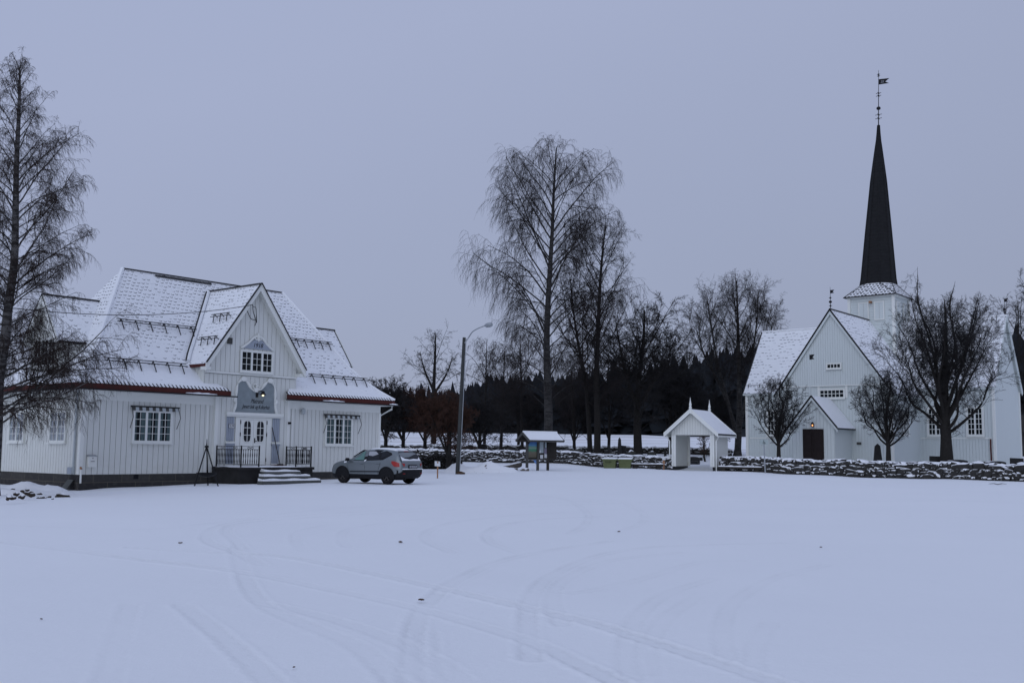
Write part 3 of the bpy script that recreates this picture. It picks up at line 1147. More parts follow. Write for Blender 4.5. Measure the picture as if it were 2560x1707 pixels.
    for cx, cz in ((8.10, 5.07), (9.70, 5.07), (8.90, 4.56)):
        tr.prism([(cx + .17 * math.cos(t_) * (1 + .15 * math.cos(5 * t_)), y - .07, cz + .12 * math.sin(t_)) for t_ in np.linspace(0, 6.28, 15)[:-1]], (0, -.10, 0), 'white_trim')
    tr.tube([(8.80 + .11 * math.cos(a), y - .12, 4.74 + .12 * math.sin(a)) for a in np.linspace(0, 6.28, 11)], .04, 'white_trim', 5)
    tr.tube([(8.98 + .08 * math.cos(a), y - .12, 4.66 + .10 * math.sin(a)) for a in np.linspace(-2, 3.5, 9)], .03, 'white_trim', 5)
    tr.tube([(8.88, y - .12, 4.6), (8.90, y - .12, 4.95)], [.06, .02], 'white_trim', 5)
    for k, cx in ((-1, 7.68), (1, 10.12)):
        tr.tube([(cx, y - .10, 4.15), (cx + .05 * k, y - .11, 4.0), (cx - .03 * k, y - .11, 3.88), (cx + .04 * k, y - .10, 3.75)], [.05, .09, .06, .05], 'white_trim', 6)
    tr.build('carved_trim', pno)
    text('lettering', 'Matrand', pno, (8.96, y - .085, 4.00), .31, (math.pi / 2, 0, 0), 'ink', .45, xs=.72)
    text('lettering', 'Jnnert bek og Kulturhus', pno, (8.92, y - .085, 3.72), .28, (math.pi / 2, 0, 0), 'ink', .45, xs=.60)
    # door surround
    ds = MB()
    ds.box(7.16, 10.56, -.36, -.19, 3.28, 3.42, 'white_trim')
    ds.box(7.20, 10.52, -.31, -.19, 3.20, 3.28, 'white_trim')
    for a, b_ in ((7.24, 7.68), (9.98, 10.42)):
        n = 4
        for i in range(n):
            x0, x1 = a + (b_ - a) * i / n, a + (b_ - a) * (i + 1) / n
            ds.box(x0 + .008, x1 - .008, -.235, -.20, 2.02, 3.19, 'panel_light')
            ds.box(x0 + .008, x1 - .008, -.235, -.20, .92, 1.80, 'panel_light')
        ds.box(a - .06, b_ + .06, -.33, -.20, 1.90, 1.98, 'white_trim')
        ds.box(a - .02, b_ + .02, -.29, -.20, 1.80, 1.90, 'panel_light')
        ds.box(a - .02, b_ + .02, -.26, -.20, .84, .92, 'white_trim')
    ds.box(7.76, 8.02, -.24, -.198, .84, 3.19, 'white_trim')
    ds.box(9.64, 9.90, -.24, -.198, .84, 3.19, 'white_trim')
    ds.box(8.02, 9.64, -.24, -.198, 3.08, 3.19, 'white_trim')
    ds.build('door_surround', hall)
    for a, b_, hs in ((8.06, 8.82, 0), (8.84, 9.60, 1)):
        dm = MB()
        dm.box(a, b_, -.235, -.20, .86, 3.07, 'white_trim')
        dm.box(a + .1, b_ - .1, -.25, -.236, 1.0, 1.7, 'white_trim')
        do = dm.build('door', hall)
        # oval glazed light with bars
        cx = (a + b_) / 2
        ov = []
        for t_ in np.linspace(0, 2 * math.pi, 29)[:-1]:
            c_, s_ = math.cos(t_), math.sin(t_)
            ov.append((cx + .235 * math.copysign(abs(c_) ** .55, c_), -.246, 2.50 + .53 * math.copysign(abs(s_) ** .55, s_)))
        gl = MB()
        gl.poly(ov, 'car_glass')
        gl.build('pane', do)
        rm = MB()
        rm.tube(ov + [ov[0]], .028, 'white_trim', 5)
        rm.box(cx - .014, cx + .014, -.265, -.247, 1.98, 3.02, 'white_trim')
        for z in (2.32, 2.68):
            rm.box(cx - .24, cx + .24, -.263, -.248, z - .014, z + .014, 'white_trim')
        rm.build('glazing_bar', do)
        if hs:
            hd = MB()
            hd.tube([(a + .07, -.235, 2.03), (a + .07, -.30, 2.03), (a + .17, -.30, 2.03)], .018, 'iron', 6)
            hd.box(a + .04, a + .10, -.245, -.236, 1.94, 2.18, 'iron')
            hd.build('handle', do)
        xh = a - .02 if not hs else b_ + .02
        for z in (1.1, 2.35, 2.95):
            hg = MB()
            hg.box(xh - .02, xh + .02, -.26, -.242, z - .09, z + .09, 'iron')
            hg.build('hinge', do)
    # porch slab and steps
    pl = MB()
    D = -2.35
    x0, x1 = 6.58, 10.9
    pl.box(x0, x1, D, -.20, -.4, .66, 'concrete_dark')
    pl.box(x0 - .06, x1 + .06, D - .06, -.20, .66, .78, 'concrete_dark')
    pl.build('porch_platform', hall)
    ps = MB()
    nx, ny = 24, 8
    for i in range(nx):
        for j in range(ny):
            xa, xb = x0 - .05 + (x1 - x0 + .1) * i / nx, x0 - .05 + (x1 - x0 + .1) * (i + 1) / nx
            ya, yb = D - .05 + (-.25 - D) * j / ny, D - .05 + (-.25 - D) * (j + 1) / ny
            h = lambda x, y: .815 + .02 * math.sin(x * 3.1) * math.sin(y * 4) - (.03 if (y < D or x < x0 or x > x1) else 0)
            ps.poly([(xa, ya, h(xa, ya)), (xb, ya, h(xb, ya)), (xb, yb, h(xb, yb)), (xa, yb, h(xa, yb))], 'snow')
    ps.build('platform_snow', hall, True)
    stp = MB()
    snw = MB()
    for a, b_, y0, z1 in ((7.70, 9.85, -2.75, .58), (7.35, 10.15, -3.15, .37), (7.0, 10.45, -3.55, .17)):
        stp.box(a, b_, y0, D - .05 if z1 > .5 else y0 + .42, -.3, z1, 'concrete')
        k = 16
        for i in range(k):
            xa, xb = a + .02 + (b_ - a - .04) * i / k, a + .02 + (b_ - a - .04) * (i + 1) / k
            ha = .05 + .02 * math.sin(xa * 5) + .05 * math.exp(-((xa - a) / .15) ** 2)
            hb = .05 + .02 * math.sin(xb * 5) + .05 * math.exp(-((xb - a) / .15) ** 2)
            snw.hexa([(xa, y0 + .03, z1 + .002), (xb, y0 + .03, z1 + .002), (xb, y0 + .41, z1 + .002), (xa, y0 + .41, z1 + .002),
                      (xa, y0 + .07, z1 + ha), (xb, y0 + .07, z1 + hb), (xb, y0 + .41, z1 + hb + .04), (xa, y0 + .41, z1 + ha + .04)], 'snow')
    sto = stp.build('steps', hall)
    snw.build('step_snow', sto)
    # wrought iron railings

    def rail(p, q, name, extra=()):
        rb = MB()
        p, q = np.array(p, float), np.array(q, float)
        L = np.linalg.norm(q - p)
        e = (q - p) / L
        for t_ in (0, 1) + tuple(extra):
            c = p + (q - p) * t_
            rb.bar((*c, .78), (*c, 1.80), .05, .05, 'iron')
        for z in (.93, 1.62, 1.76):
            rb.bar((*p, z), (*q, z), .03, .022, 'iron')
        n = int(L / .12)
        for i in range(1, n):
            c = p + e * L * i / n
            rb.tube([(*c, .93), (*c, 1.05), (*c, 1.2), (*c, 1.35), (*c, 1.5), (*c, 1.62)], [.012, .024, .012, .026, .012, .02], 'iron', 5, False)
        for i in range(max(1, int(L / .7))):
            c = p + e * (L * (i + .5) / max(1, int(L / .7)))
            rb.tube([(*(c + e * .16 * math.cos(a)), 1.69 + .045 * math.sin(2 * a)) for a in np.linspace(0, 6.28, 17)], .012, 'iron', 4, False)
        rb.build(name, hall)
    rail((x0 + .08, -.35), (x0 + .08, D + .06), 'railing')
    rail((x0 + .08, D + .06), (7.68, D + .06), 'railing')
    rail((9.88, D + .06), (x1 - .08, D + .06), 'railing')
    rail((x1 - .08, D + .06), (x1 - .08, -.35), 'railing')
    # dormers on the two hips
    for sgn in (0, 1):
        dm = MB()
        X = (lambda x: x) if not sgn else (lambda x: S - x)
        oo = (-1, 0) if not sgn else (1, 0)
        cy = 4.1
        hwd, ez_, az = 1.62, 6.45, 8.65
        if not sgn:
            board_wall(dm, (X(.30), cy + 1.45), (X(.30), cy - 1.45), 5.0, lambda s: 8.50 - 1.36 * abs(s - 1.45), 'white', out=oo, pitch=.2)
        else:
            board_wall(dm, (X(.30), cy - 1.45), (X(.30), cy + 1.45), 5.0, lambda s: 8.50 - 1.36 * abs(s - 1.45), 'white', out=oo, pitch=.2)
        for k in (-1, 1):
            dm.box(min(X(.3), X(1.6)), max(X(.3), X(1.6)), cy + k * 1.45 - .02, cy + k * 1.45 + .02, 5.0, 6.5, 'white')
        dmo = dm.build('dormer', hall)
        dr = MB()
        for k in (-1, 1):
            pts = [(X(-.05), cy, az), (X(-.05), cy + k * hwd, ez_), (X(1.55), cy + k * hwd, ez_), (X(2.75), cy, az)]
            L = math.hypot(hwd, az - ez_)
            dr.poly(pts, 'tiles', [(0, L), (0, 0), (1.6, 0), (2.8, L)])
            dr.poly([(p[0], p[1], p[2] - .12) for p in pts], 'white_trim')
            xx = X(-.07)
            dr.bar((xx, cy, az - .10), (xx, cy + k * hwd, ez_ - .10), .06, .26, 'white_trim')
            dr.bar((xx, cy, az + .03), (xx, cy + k * hwd, ez_ + .03), .10, .04, 'dark_metal')
            dr.bar((X(-.05), cy + k * (hwd + .03), ez_ - .06), (X(1.5), cy + k * (hwd + .03), ez_ - .06), .05, .10, 'dark_metal')
        dr.bar((X(-.05), cy, az + .03), (X(2.75), cy, az + .03), .14, .06, 'dark_metal')
        dr.build('dormer_roof', dmo)
        if not sgn:
            window(dmo, (X(.30), cy), (0, -1), oo, -1.02, 1.02, 5.35, 6.60, 3, 2, 3, curtain=False)
    # downpipes
    dp = MB()
    dp.tube([(-.55, -.62, 4.12), (-.12, .30, 3.75), (-.12, .30, 1.0), (-.12, .30, .55)], .05, 'pale_metal', 8)
    dp.build('downpipe', hall)
    dp = MB()
    dp.tube([(.02, -.10, .75), (.02, -.12, .1)], .04, 'white_trim', 8)
    dp.tube([(.02, -.05, .78), (.02, -.14, .70)], .05, 'wood_orange', 6)
    dp.build('drain_pipe', hall)
    dp = MB()
    dp.tube([(S + .50, -.50, 4.12), (S + .50, -.50, 3.95), (S + .13, .10, 3.55), (S + .13, .10, .3)], .055, 'white_trim', 8)
    dp.build('downpipe', hall)


build_hall()


def hw(x, y, z=0.0):
    c, s = math.cos(HALL_RZ), math.sin(HALL_RZ)
    return (-18.6 + c * x - s * y, 45.2 + s * x + c * y, z)


def build_hall_fittings():
    # wall lamp, lit
    t = thing('wall_lamp', 'small lit black wall lamp on the slate blue name panel over the hall door', 'lamp', hw(9.05, -.24, 4.42), HALL_RZ)
    m = MB()
    m.box(-.17, -.05, -.05, -.005, -.22, .12, 'iron')
    m.tube([(-.10, -.05, .06), (-.05, -.22, .10), (.06, -.25, .08)], .022, 'iron', 6)
    m.build('bracket', t)
    m = MB()
    m.lathe([(.05, .10), (.08, .08), (.09, .0), (.16, -.07), (.17, -.09)], (.08, -.25, 0), 'iron', 12)
    m.build('lamp_shade', t)
    m = MB()
    m.lathe([(.02, -.16), (.05, -.14), (.055, -.11), (.04, -.085)], (.08, -.25, 0), 'lamp_warm', 10)
    m.build('bulb', t)
    # number plate
    t = thing('house_number', 'small white house number plate 539 on pale blue boards left of the hall door', 'sign', hw(7.52, -.245, 2.74), HALL_RZ)
    m = MB()
    m.box(-.17, .17, -.016, 0, -.11, .11, 'ink')
    m.box(-.155, .155, -.022, -.0165, -.095, .095, 'paper')
    m.build('plate', t)
    text('lettering', '539', t, (0, -.024, 0), .17, (math.pi / 2, 0, 0), 'ink')
    # vents and boxes
    m = MB()
    m.box(-.13, .13, -.07, 0, -.15, .15, 'concrete')
    for z in np.arange(-.11, .13, .045):
        m.box(-.11, .11, -.085, -.071, z - .012, z + .012, 'wood_grey')
    o = m.build('wall_vent')
    o.location, o.rotation_euler = hw(7.21, -.24, 6.88), (0, 0, HALL_RZ)
    tag(o, 'square grey vent on the white gable left of the pediment', 'vent')
    m = MB()
    m.lathe([(.02, -.16), (.10, -.14), (.12, .02), (.08, .14), (.02, .17)], (0, -.14, 0), 'pale_metal', 12)
    m.box(-.06, .06, -.06, 0, -.02, .10, 'grey_metal')
    o = m.build('alarm_bell')
    o.location, o.rotation_euler = hw(11.95, -.05, 3.62), (0, 0, HALL_RZ)
    tag(o, 'small grey siren box high on the white boards right of the entrance', 'siren')
    m = MB()
    m.box(-.05, .05, -.14, 0, -.06, .05, 'iron')
    m.box(-.02, .02, -.2, -.14, -.02, .02, 'iron')
    o = m.build('wall_sensor')
    o.location, o.rotation_euler = hw(11.0, -.22, 2.98), (0, 0, HALL_RZ)
    tag(o, 'tiny black sensor on the white corner board right of the entrance', 'sensor')
    # mailbox
    t = thing('mailbox', 'white metal mailbox on the hall wall near the left corner', 'mailbox', hw(.48, -.05, 1.05), HALL_RZ)
    m = MB()
    m.box(-.18, .18, -.16, 0, -.26, .20, 'white_trim')
    m.build('box', t)
    m = MB()
    m.hexa([(-.20, -.19, .20), (.20, -.19, .20), (.20, 0, .205), (-.20, 0, .205), (-.20, -.19, .22), (.20, -.19, .22), (.20, 0, .27), (-.20, 0, .27)], 'grey_metal')
    m.build('lid', t)
    m = MB()
    m.box(-.09, .09, -.168, -.161, -.02, .0, 'ink')
    m.build('slot', t)
    m = MB()
    m.box(-.015, .015, -.17, -.161, .10, .15, 'ink')
    m.build('lock', t)
    # meter box at the left wall
    m = MB()
    m.box(-.16, 0, -.19, .19, -.13, .17, 'pale_metal')
    m.box(-.175, -.16, -.17, .17, -.11, .14, 'panel_light')
    o = m.build('meter_box')
    o.location, o.rotation_euler = hw(-.05, .45, .62), (0, 0, HALL_RZ)
    tag(o, 'blue grey meter box low on the side wall at the hall corner', 'meter box')
    m = MB()
    m.hexa([(-.5, -.02, 0), (-.5, .45, 0), (-.46, .45, 0), (-.46, -.02, 0), (-.14, -.02, .5), (-.14, .45, .5), (-.10, .45, .5), (-.10, -.02, .5)], 'concrete')
    o = m.build('leaning_slab')
    o.location, o.rotation_euler = hw(0, .25, -.25), (0, 0, HALL_RZ)
    tag(o, 'grey slab leaning on the dark foundation below the meter box', 'slab')
    # broom leaning beside the door
    m = MB()
    m.tube([(-.16, -.02, 1.9), (.16, -.34, 0.06)], .02, 'wood_dark', 6)
    m.box(.02, .30, -.42, -.30, -.02, .07, 'ink')
    o = m.build('snow_broom')
    o.location, o.rotation_euler = hw(10.08, -.26, .84), (0, 0, HALL_RZ)
    tag(o, 'dark long-handled broom leaning on the blue boards right of the hall door', 'broom')
    m = MB()
    m.box(9.86, 10.5, -.75, -.35, .835, .86, 'oxblood')
    o = m.build('door_mat', None)
    o.location, o.rotation_euler = (-18.6, 45.2, 0), (0, 0, HALL_RZ)
    tag(o, 'small dark red mat on the porch right of the hall door', 'mat')
    # overhead service cable
    a = np.array(hw(8.12, -.75, 8.72))
    b = at(-150, 745, 36)
    m = MB()
    pts = []
    for i in range(41):
        t_ = i / 40
        p = a + (b - a) * t_
        p[2] -= 4 * .55 * t_ * (1 - t_)
        pts.append(p)
    m.tube(pts, .016, 'iron', 5)
    o = m.build('overhead_cable')
    tag(o, 'thin black overhead cable running from the front gable to the left', 'cable')
    m = MB()
    c = hw(8.12, -.75, 8.72)
    lp = [(0, 0, 0), (.04, -.02, -.35), (.25, .02, -.75), (.50, .3, -.80), (.62, .5, -.5), (.58, .52, -.05), (.40, .52, 0)]
    m.tube(catmull(lp, 6), .018, 'iron', 5)
    m.tube(catmull([(.05, .5, -.25), (.3, .5, -.62), (.6, .5, -.68), (.55, .5, -.95)], 5), .014, 'iron', 5)
    o = m.build('cable_loop')
    o.location, o.rotation_euler = c, (0, 0, HALL_RZ)
    tag(o, 'black cable loop hanging at the top of the front gable', 'cable loop')
    # fire pot tripod
    pz = (-14.16, 47.0)
    t = thing('tripod_stand', 'black iron tripod stand with pot hook before the hall wall', 'tripod', (pz[0], pz[1], 0.02))
    top = np.array(at(480 + 240 / 6.533, 1100 + 98 / 6.533, 47.0)) - np.array([pz[0], pz[1], .02])
    feet = [at(480 + 40 / 6.533, 1100 + 725 / 6.533, 46.6), at(480 + 430 / 6.533, 1100 + 715 / 6.533, 46.5), at(480 + 262 / 6.533, 1100 + 700 / 6.533, 47.6)]
    for f in feet:
        f = np.array([f[0], f[1], gz(f[0], f[1]) - .02]) - np.array([pz[0], pz[1], .02])
        m = MB()
        m.tube([top, f], [.028, .03], 'iron', 6)
        m.build('leg', t)
    m = MB()
    m.tube([top + (0, 0, -.06), top + (0, 0, .03)], [.10, .09], 'iron', 8)
    m.tube([top + (0, 0, .0), top + (0, 0, .32)], [.03, .012], 'iron', 6)
    m.build('crown', t)
    m = MB()
    m.lathe([(.02, .30), (.30, .34), (.42, .42), (.46, .50), (.44, .50), (.40, .44)], (top[0] + .05, top[1], .05), 'iron', 16)
    m.tube([top + (0, 0, -.05), (top[0] + .05, top[1], .52)], .008, 'iron', 4)
    m.build('fire_pan', t)


build_hall_fittings()


# ------------------------------------------------------------------ church
CH_RZ = math.atan2(-.63, .777)
church = thing('church', 'white wooden cross church with steep snowy roofs, dark pointed spire and brown door', 'church', (32.5, 92.2, 0), CH_RZ)
CZ = 0.6


def build_church():
    Wm = 'church_white'
    gp = 'gap'

    def bw(mb, *a, **k):
        board_wall(mb, *a, pitch=k.pop('pitch', .24), gap=.014, proud=.03, gapm=gp, **k)
    XC, HW = .10, 4.70
    # front arm
    w = MB()
    bw(w, (XC - HW, -10.5), (XC + HW, -10.5), CZ, 7.14, Wm)
    w.build('wall', church)
    w = MB()
    bw(w, (XC - HW - .0, -10.56), (XC + HW + .0, -10.56), 7.22, lambda s: 13.22 - 1.40 * abs(s - HW), Wm, pitch=.20)
    w.build('gable_wall', church)
    w = MB()
    bw(w, (XC + HW, -10.5), (XC + HW, -4.0), CZ, 6.7, Wm, out=(1, 0))
    w.build('wall', church)
    w = MB()
    bw(w, (XC - HW, -4.0), (XC - HW, -10.5), CZ, 6.7, Wm, out=(-1, 0))
    w.build('wall', church)
    # side arms
    w = MB()
    bw(w, (-10.7, -4.0), (XC - HW, -4.0), CZ, 7.2, Wm)
    w.build('wall', church)
    w = MB()
    bw(w, (XC + HW, -4.0), (10.60, -4.0), CZ, 7.2, Wm)
    w.build('wall', church)
    w = MB()
    bw(w, (10.60, -4.0), (10.60, 4.0), CZ, lambda s: 13.0 - 1.46 * abs(s - 4.0), Wm, out=(1, 0))
    w.build('gable_wall', church)
    w = MB()
    bw(w, (-10.7, 4.0), (-10.7, -4.0), CZ, lambda s: 13.0 - 1.46 * abs(s - 4.0), Wm, out=(-1, 0))
    w.build('gable_wall', church)
    w = MB()
    w.box(-10.65, 10.55, 3.9, 4.0, CZ, 7.2, Wm)
    w.build('wall', church)
    # trims
    for nm_, q in (('moulding', (XC - HW - .08, XC + HW + .08, -10.66, -10.50, 7.145, 7.215)), ('corner_board', (XC - HW - .10, XC - HW + .10, -10.58, -10.40, CZ, 6.5)), ('corner_board', (XC + HW - .10, XC + HW + .10, -10.58, -10.40, CZ, 6.5)),
                  ('corner_board', (-10.78, -10.52, -4.09, -3.9, CZ, 7.1)), ('corner_board', (10.48, 10.69, -4.09, -3.9, CZ, 7.1)), ('corner_board', (10.48, 10.69, 3.9, 4.09, CZ, 7.1)),
                  ('moulding', (-10.4, -4.7, -4.075, -4.035, 3.02, 3.12)), ('moulding', (4.9, 10.4, -4.075, -4.035, 3.02, 3.12)), ('corner_board', (-1.14, -.96, -10.60, -10.535, 6.2, 7.14)), ('corner_board', (1.17, 1.35, -10.60, -10.535, 6.2, 7.14))):
        t = MB()
        t.box(*q, 'white_trim')
        t.build(nm_, church)
    # roofs

    def slope_roof(name, pts, uv, th=.14, edge='dark_metal', mat='slates'):
        r = MB()
        r.poly(pts, mat, uv)
        und = [(p[0], p[1], p[2] - th) for p in pts]
        r.poly(und[::-1], 'church_white')
        n = len(pts)
        for i in range(n):
            j = (i + 1) % n
            r.poly([pts[i], pts[j], und[j], und[i]], edge)
        return r.build(name, church)
    hw_, ez, rz_ = 4.98, 6.42, 13.39
    L = math.hypot(hw_, rz_ - ez)
    slope_roof('roof', [(XC, -10.80, rz_), (XC + hw_, -10.80, ez), (XC + hw_, -3.2, ez), (XC, -1.0, rz_)], [(0, L), (0, 0), (7.6, 0), (9.8, L)])
    slope_roof('roof', [(XC, -10.80, rz_), (XC, -1.0, rz_), (XC - hw_, -3.2, ez), (XC - hw_, -10.80, ez)], [(0, L), (9.8, L), (7.6, 0), (0, 0)])
    h2, e2, r2 = 4.20, 7.12, 13.22
    L2 = math.hypot(h2, r2 - e2)
    slope_roof('roof', [(-10.95, -h2, e2), (-4.0, -h2, e2), (-.9, 0, r2), (-10.95, 0, r2)], [(0, 0), (6.95, 0), (10, L2), (0, L2)], mat='slates')
    slope_roof('roof', [(4.2, -h2, e2), (10.85, -h2, e2), (10.85, 0, r2), (.9, 0, r2)], [(0, 0), (6.65, 0), (6.65, L2), (-3.3, L2)])
    slope_roof('roof', [(-10.95, 0, r2), (10.85, 0, r2), (10.85, h2, e2), (-10.95, h2, e2)], [(0, L2), (21.8, L2), (21.8, 0), (0, 0)])
    # verge boards of the front gable and of the cross arms
    for k in (-1, 1):
        e = MB()
        e.prism([(XC, -10.79, rz_ - .15), (XC + k * hw_, -10.79, ez - .15), (XC + k * hw_, -10.79, ez - .42), (XC, -10.79, rz_ - .42)], (0, .05, 0), 'church_white')
        e.bar((XC, -10.80, rz_ + .02), (XC + k * hw_, -10.80, ez + .02), .12, .05, 'dark_metal')
        e.build('verge_board', church)
    e = MB()
    e.bar((-10.97, 0, r2 + .02), (-10.97, -h2, e2 + .02), .10, .05, 'dark_metal')
    e.build('verge_board', church)
    e = MB()
    e.bar((10.87, 0, r2 + .02), (10.87, -h2, e2 + .02), .08, .05, 'church_white')
    e.bar((10.87, 0, r2 + .02), (10.87, h2, e2 + .02), .08, .05, 'church_white')
    e.bar((10.86, 0, r2 - .2), (10.86, h2, e2 - .2), .05, .3, 'church_white')
    e.build('verge_board', church)
    cp = MB()
    cp.tube([(XC, -10.80, rz_ + .02), (XC, -2, rz_ + .02)], .07, 'dark_metal', 6)
    cp.tube([(-10.95, 0, r2 + .03), (-1.5, 0, r2 + .03)], .09, 'snow', 6)
    cp.tube([(10.85, 0, r2 + .03), (2, 0, r2 + .03)], .09, 'snow', 6)
    cp.build('ridge_cap', church)
    gu = MB()
    for z, y in ((e2 - .10, -h2 - .03),):
        gu.bar((-10.95, y, z), (-4.8, y, z), .06, .14, 'church_white')
        gu.build('eave_board', church)
        gu = MB()
        gu.bar((5.0, y, z), (10.85, y, z), .06, .14, 'church_white')
        gu.build('eave_board', church)
        gu = MB()
    gu.bar((XC + hw_ + .03, -10.8, ez - .1), (XC + hw_ + .03, -4.2, ez - .1), .06, .14, 'church_white')
    gu.build('eave_board', church)
    sg = MB()
    y, z = -h2 + .45, e2 + .45 * 1.45
    sg.bar((-10.8, y, z + .15), (-5.2, y, z + .15), .03, .03, 'iron')
    for x in np.arange(-10.6, -5.2, 1.1):
        sg.bar((x, y - .1, z - .12), (x, y + .02, z + .2), .05, .04, 'iron')
    sg.build('snow_guard', church)
    # gable windows
    window(church, (0, -10.56), (1, 0), (0, -1), -.26, .84, 8.60, 8.92, 1, 4, 1, curtain=False, casing=.09, frame=.03, bar=.05)
    window(church, (0, -10.50), (1, 0), (0, -1), -.95, 1.05, 6.22, 6.84, 1, 6, 2, curtain=False, casing=.10, frame=.05, bar=.045)
    for a, b in ((5.55, 6.72), (8.6, 9.75)):
        window(church, (0, -4.0), (1, 0), (0, -1), a, b, 3.32, 5.50, 2, 2, 5, curtain=False, casing=.12, frame=.08, bar=.045)
    window(church, (0, -4.0), (1, 0), (0, -1), -8.6, -7.4, 3.32, 5.50, 2, 2, 5, curtain=False, casing=.12, frame=.08, bar=.045)
    window(church, (XC + HW, 0), (0, 1), (1, 0), -8.2, -7.0, 3.32, 5.0, 2, 2, 5, curtain=False, casing=.12, frame=.08, bar=.045)
    # porch
    px, ph = -.12, 1.68
    w = MB()
    bw(w, (px - ph, -14.0), (px + ph, -14.0), CZ, lambda s: 5.85 - 1.22 * abs(s - ph), Wm, pitch=.28)
    bw(w, (px + ph, -14.0), (px + ph, -10.5), CZ, 3.75, Wm, pitch=.16, out=(1, 0))
    bw(w, (px - ph, -10.5), (px - ph, -14.0), CZ, 3.75, Wm, pitch=.16, out=(-1, 0))
    w.build('porch_wall', church)
    ez3, rz3, h3 = 3.70, 6.20, 2.05
    L3 = math.hypot(h3, rz3 - ez3)
    for k in (-1, 1):
        slope_roof('porch_roof', [(px, -14.3, rz3), (px + k * h3, -14.3, ez3), (px + k * h3, -10.55, ez3), (px, -10.55, rz3)][::k],
                   [(0, L3), (0, 0), (3.7, 0), (3.7, L3)][::k], th=.12, mat='tiles_low')
    for k in (-1, 1):
        e = MB()
        e.prism([(px, -14.29, rz3 - .13), (px + k * h3, -14.29, ez3 - .13), (px + k * h3, -14.29, ez3 - .36), (px, -14.29, rz3 - .36)], (0, .05, 0), 'church_white')
        e.bar((px, -14.31, rz3 + .02), (px + k * h3, -14.31, ez3 + .02), .10, .05, 'dark_metal')
        e.build('verge_board', church)
    for k in (-1, 1):
        d = MB()
        a, b = (px - .84, px - .005) if k < 0 else (px + .005, px + .84)
        d.box(a, b, -14.10, -14.04, CZ, 3.62, 'door_brown')
        for z0, z1 in ((.8, 1.9), (2.1, 3.4)):
            d.box(a + .12, b - .12, -14.125, -14.101, z0, z1, 'door_brown')
        d.build('door', church)
    # tower
    tx, ty, th_ = .30, 0.0, 1.93
    w = MB()
    rows = np.arange(8.5, 15.42, .235)
    for z in rows:
        o = .035
        z1 = min(z + .235, 15.42)
        # each course tilts out at its lower edge
        a, b = th_ + o, th_
        w.hexa([(tx - a, ty - a, z), (tx + a, ty - a, z), (tx + a, ty + a, z), (tx - a, ty + a, z),
                (tx - b, ty - b, z1), (tx + b, ty - b, z1), (tx + b, ty + b, z1), (tx - b, ty + b, z1)], 'church_white')
    w.build('tower_wall', church)
    w = MB()
    for sx_ in (-1, 1):
        for sy in (-1, 1):
            w.box(tx + sx_ * th_ - .12 + .02 * sx_, tx + sx_ * th_ + .12 + .02 * sx_, ty + sy * th_ - .12 + .02 * sy, ty + sy * th_ + .12 + .02 * sy, 8.5, 15.40, 'white_trim')
    w.box(tx - th_ - .2, tx + th_ + .2, ty - th_ - .2, ty + th_ + .2, 15.42, 15.56, 'white_trim')
    w.build('tower_trim', church)
    for i, (a, b) in enumerate(((-.72, .02), (.67, 1.38))):
        l_ = MB()
        y = ty - th_ - .04
        l_.box(a, b, y - .05, y, 13.45, 14.92, 'church_white')
        for (x0, x1, z0, z1) in ((a - .09, a, 13.36, 15.0), (b, b + .09, 13.36, 15.0), (a, b, 14.92, 15.0), (a, b, 13.36, 13.45)):
            l_.box(x0, x1, y - .085, y, z0, z1, 'white_trim')
        l_.box((a + b) / 2 - .012, (a + b) / 2 + .012, y - .056, y - .051, 13.46, 14.91, 'gap')
        l_.build('shutter', church)
    for (a, b) in ((-1.3, -.6), (.5, 1.2)):
        l_ = MB()
        x = tx + th_ + .04
        l_.box(x, x + .05, a, b, 13.45, 14.92, 'church_white')
        for (y0, y1, z0, z1) in ((a - .09, a, 13.36, 15.0), (b, b + .09, 13.36, 15.0), (a, b, 14.92, 15.0), (a, b, 13.36, 13.45)):
            l_.box(x, x + .085, y0, y1, z0, z1, 'white_trim')
        l_.build('shutter', church)
    m = MB()
    m.box(.22, .42, -2.35, -1.99, 14.88, 15.05, 'wood_orange')
    m.build('tower_lamp', church)
    # skirt roof (square to octagon)
    sk = MB()
    hb, zb_, zt_ = 2.32, 15.52, 16.78
    octr = 1.50
    oc = [(tx + octr * math.cos(math.radians(22.5 + 45 * i)), ty + octr * math.sin(math.radians(22.5 + 45 * i)), zt_) for i in range(8)]
    # eaves pulled out a little and concave
    cor = [(tx + hb, ty + hb, zb_), (tx - hb, ty + hb, zb_), (tx - hb, ty - hb, zb_), (tx + hb, ty - hb, zb_)]
    mt = 'skirt'
    sk.poly([cor[0], oc[1], oc[0]], mt, [(0, 0), (-.4, 1.6), (.4, 1.6)])
    sk.poly([cor[1], oc[3], oc[2]], mt, [(0, 0), (-.4, 1.6), (.4, 1.6)])
    sk.poly([cor[2], oc[5], oc[4]], mt, [(0, 0), (-.4, 1.6), (.4, 1.6)])
    sk.poly([cor[3], oc[7], oc[6]], mt, [(0, 0), (-.4, 1.6), (.4, 1.6)])
    for c0, c1, a, b in ((0, 1, 1, 2), (1, 2, 3, 4), (2, 3, 5, 6), (3, 0, 7, 0)):
        sk.poly([cor[c0], cor[c1], oc[b], oc[a]], mt, [(0, 0), (4.6, 0), (2.9, 1.6), (1.7, 1.6)])
    sk.poly(cor[::-1], 'church_white')
    for i in range(4):
        sk.bar(cor[i], cor[(i + 1) % 4], .08, .08, 'dark_metal')
        sk.bar(cor[i], oc[2 * i], .06, .04, 'dark_metal')
        sk.bar(cor[i], oc[2 * i + 1], .06, .04, 'dark_metal')
    sk.build('skirt_roof', church)
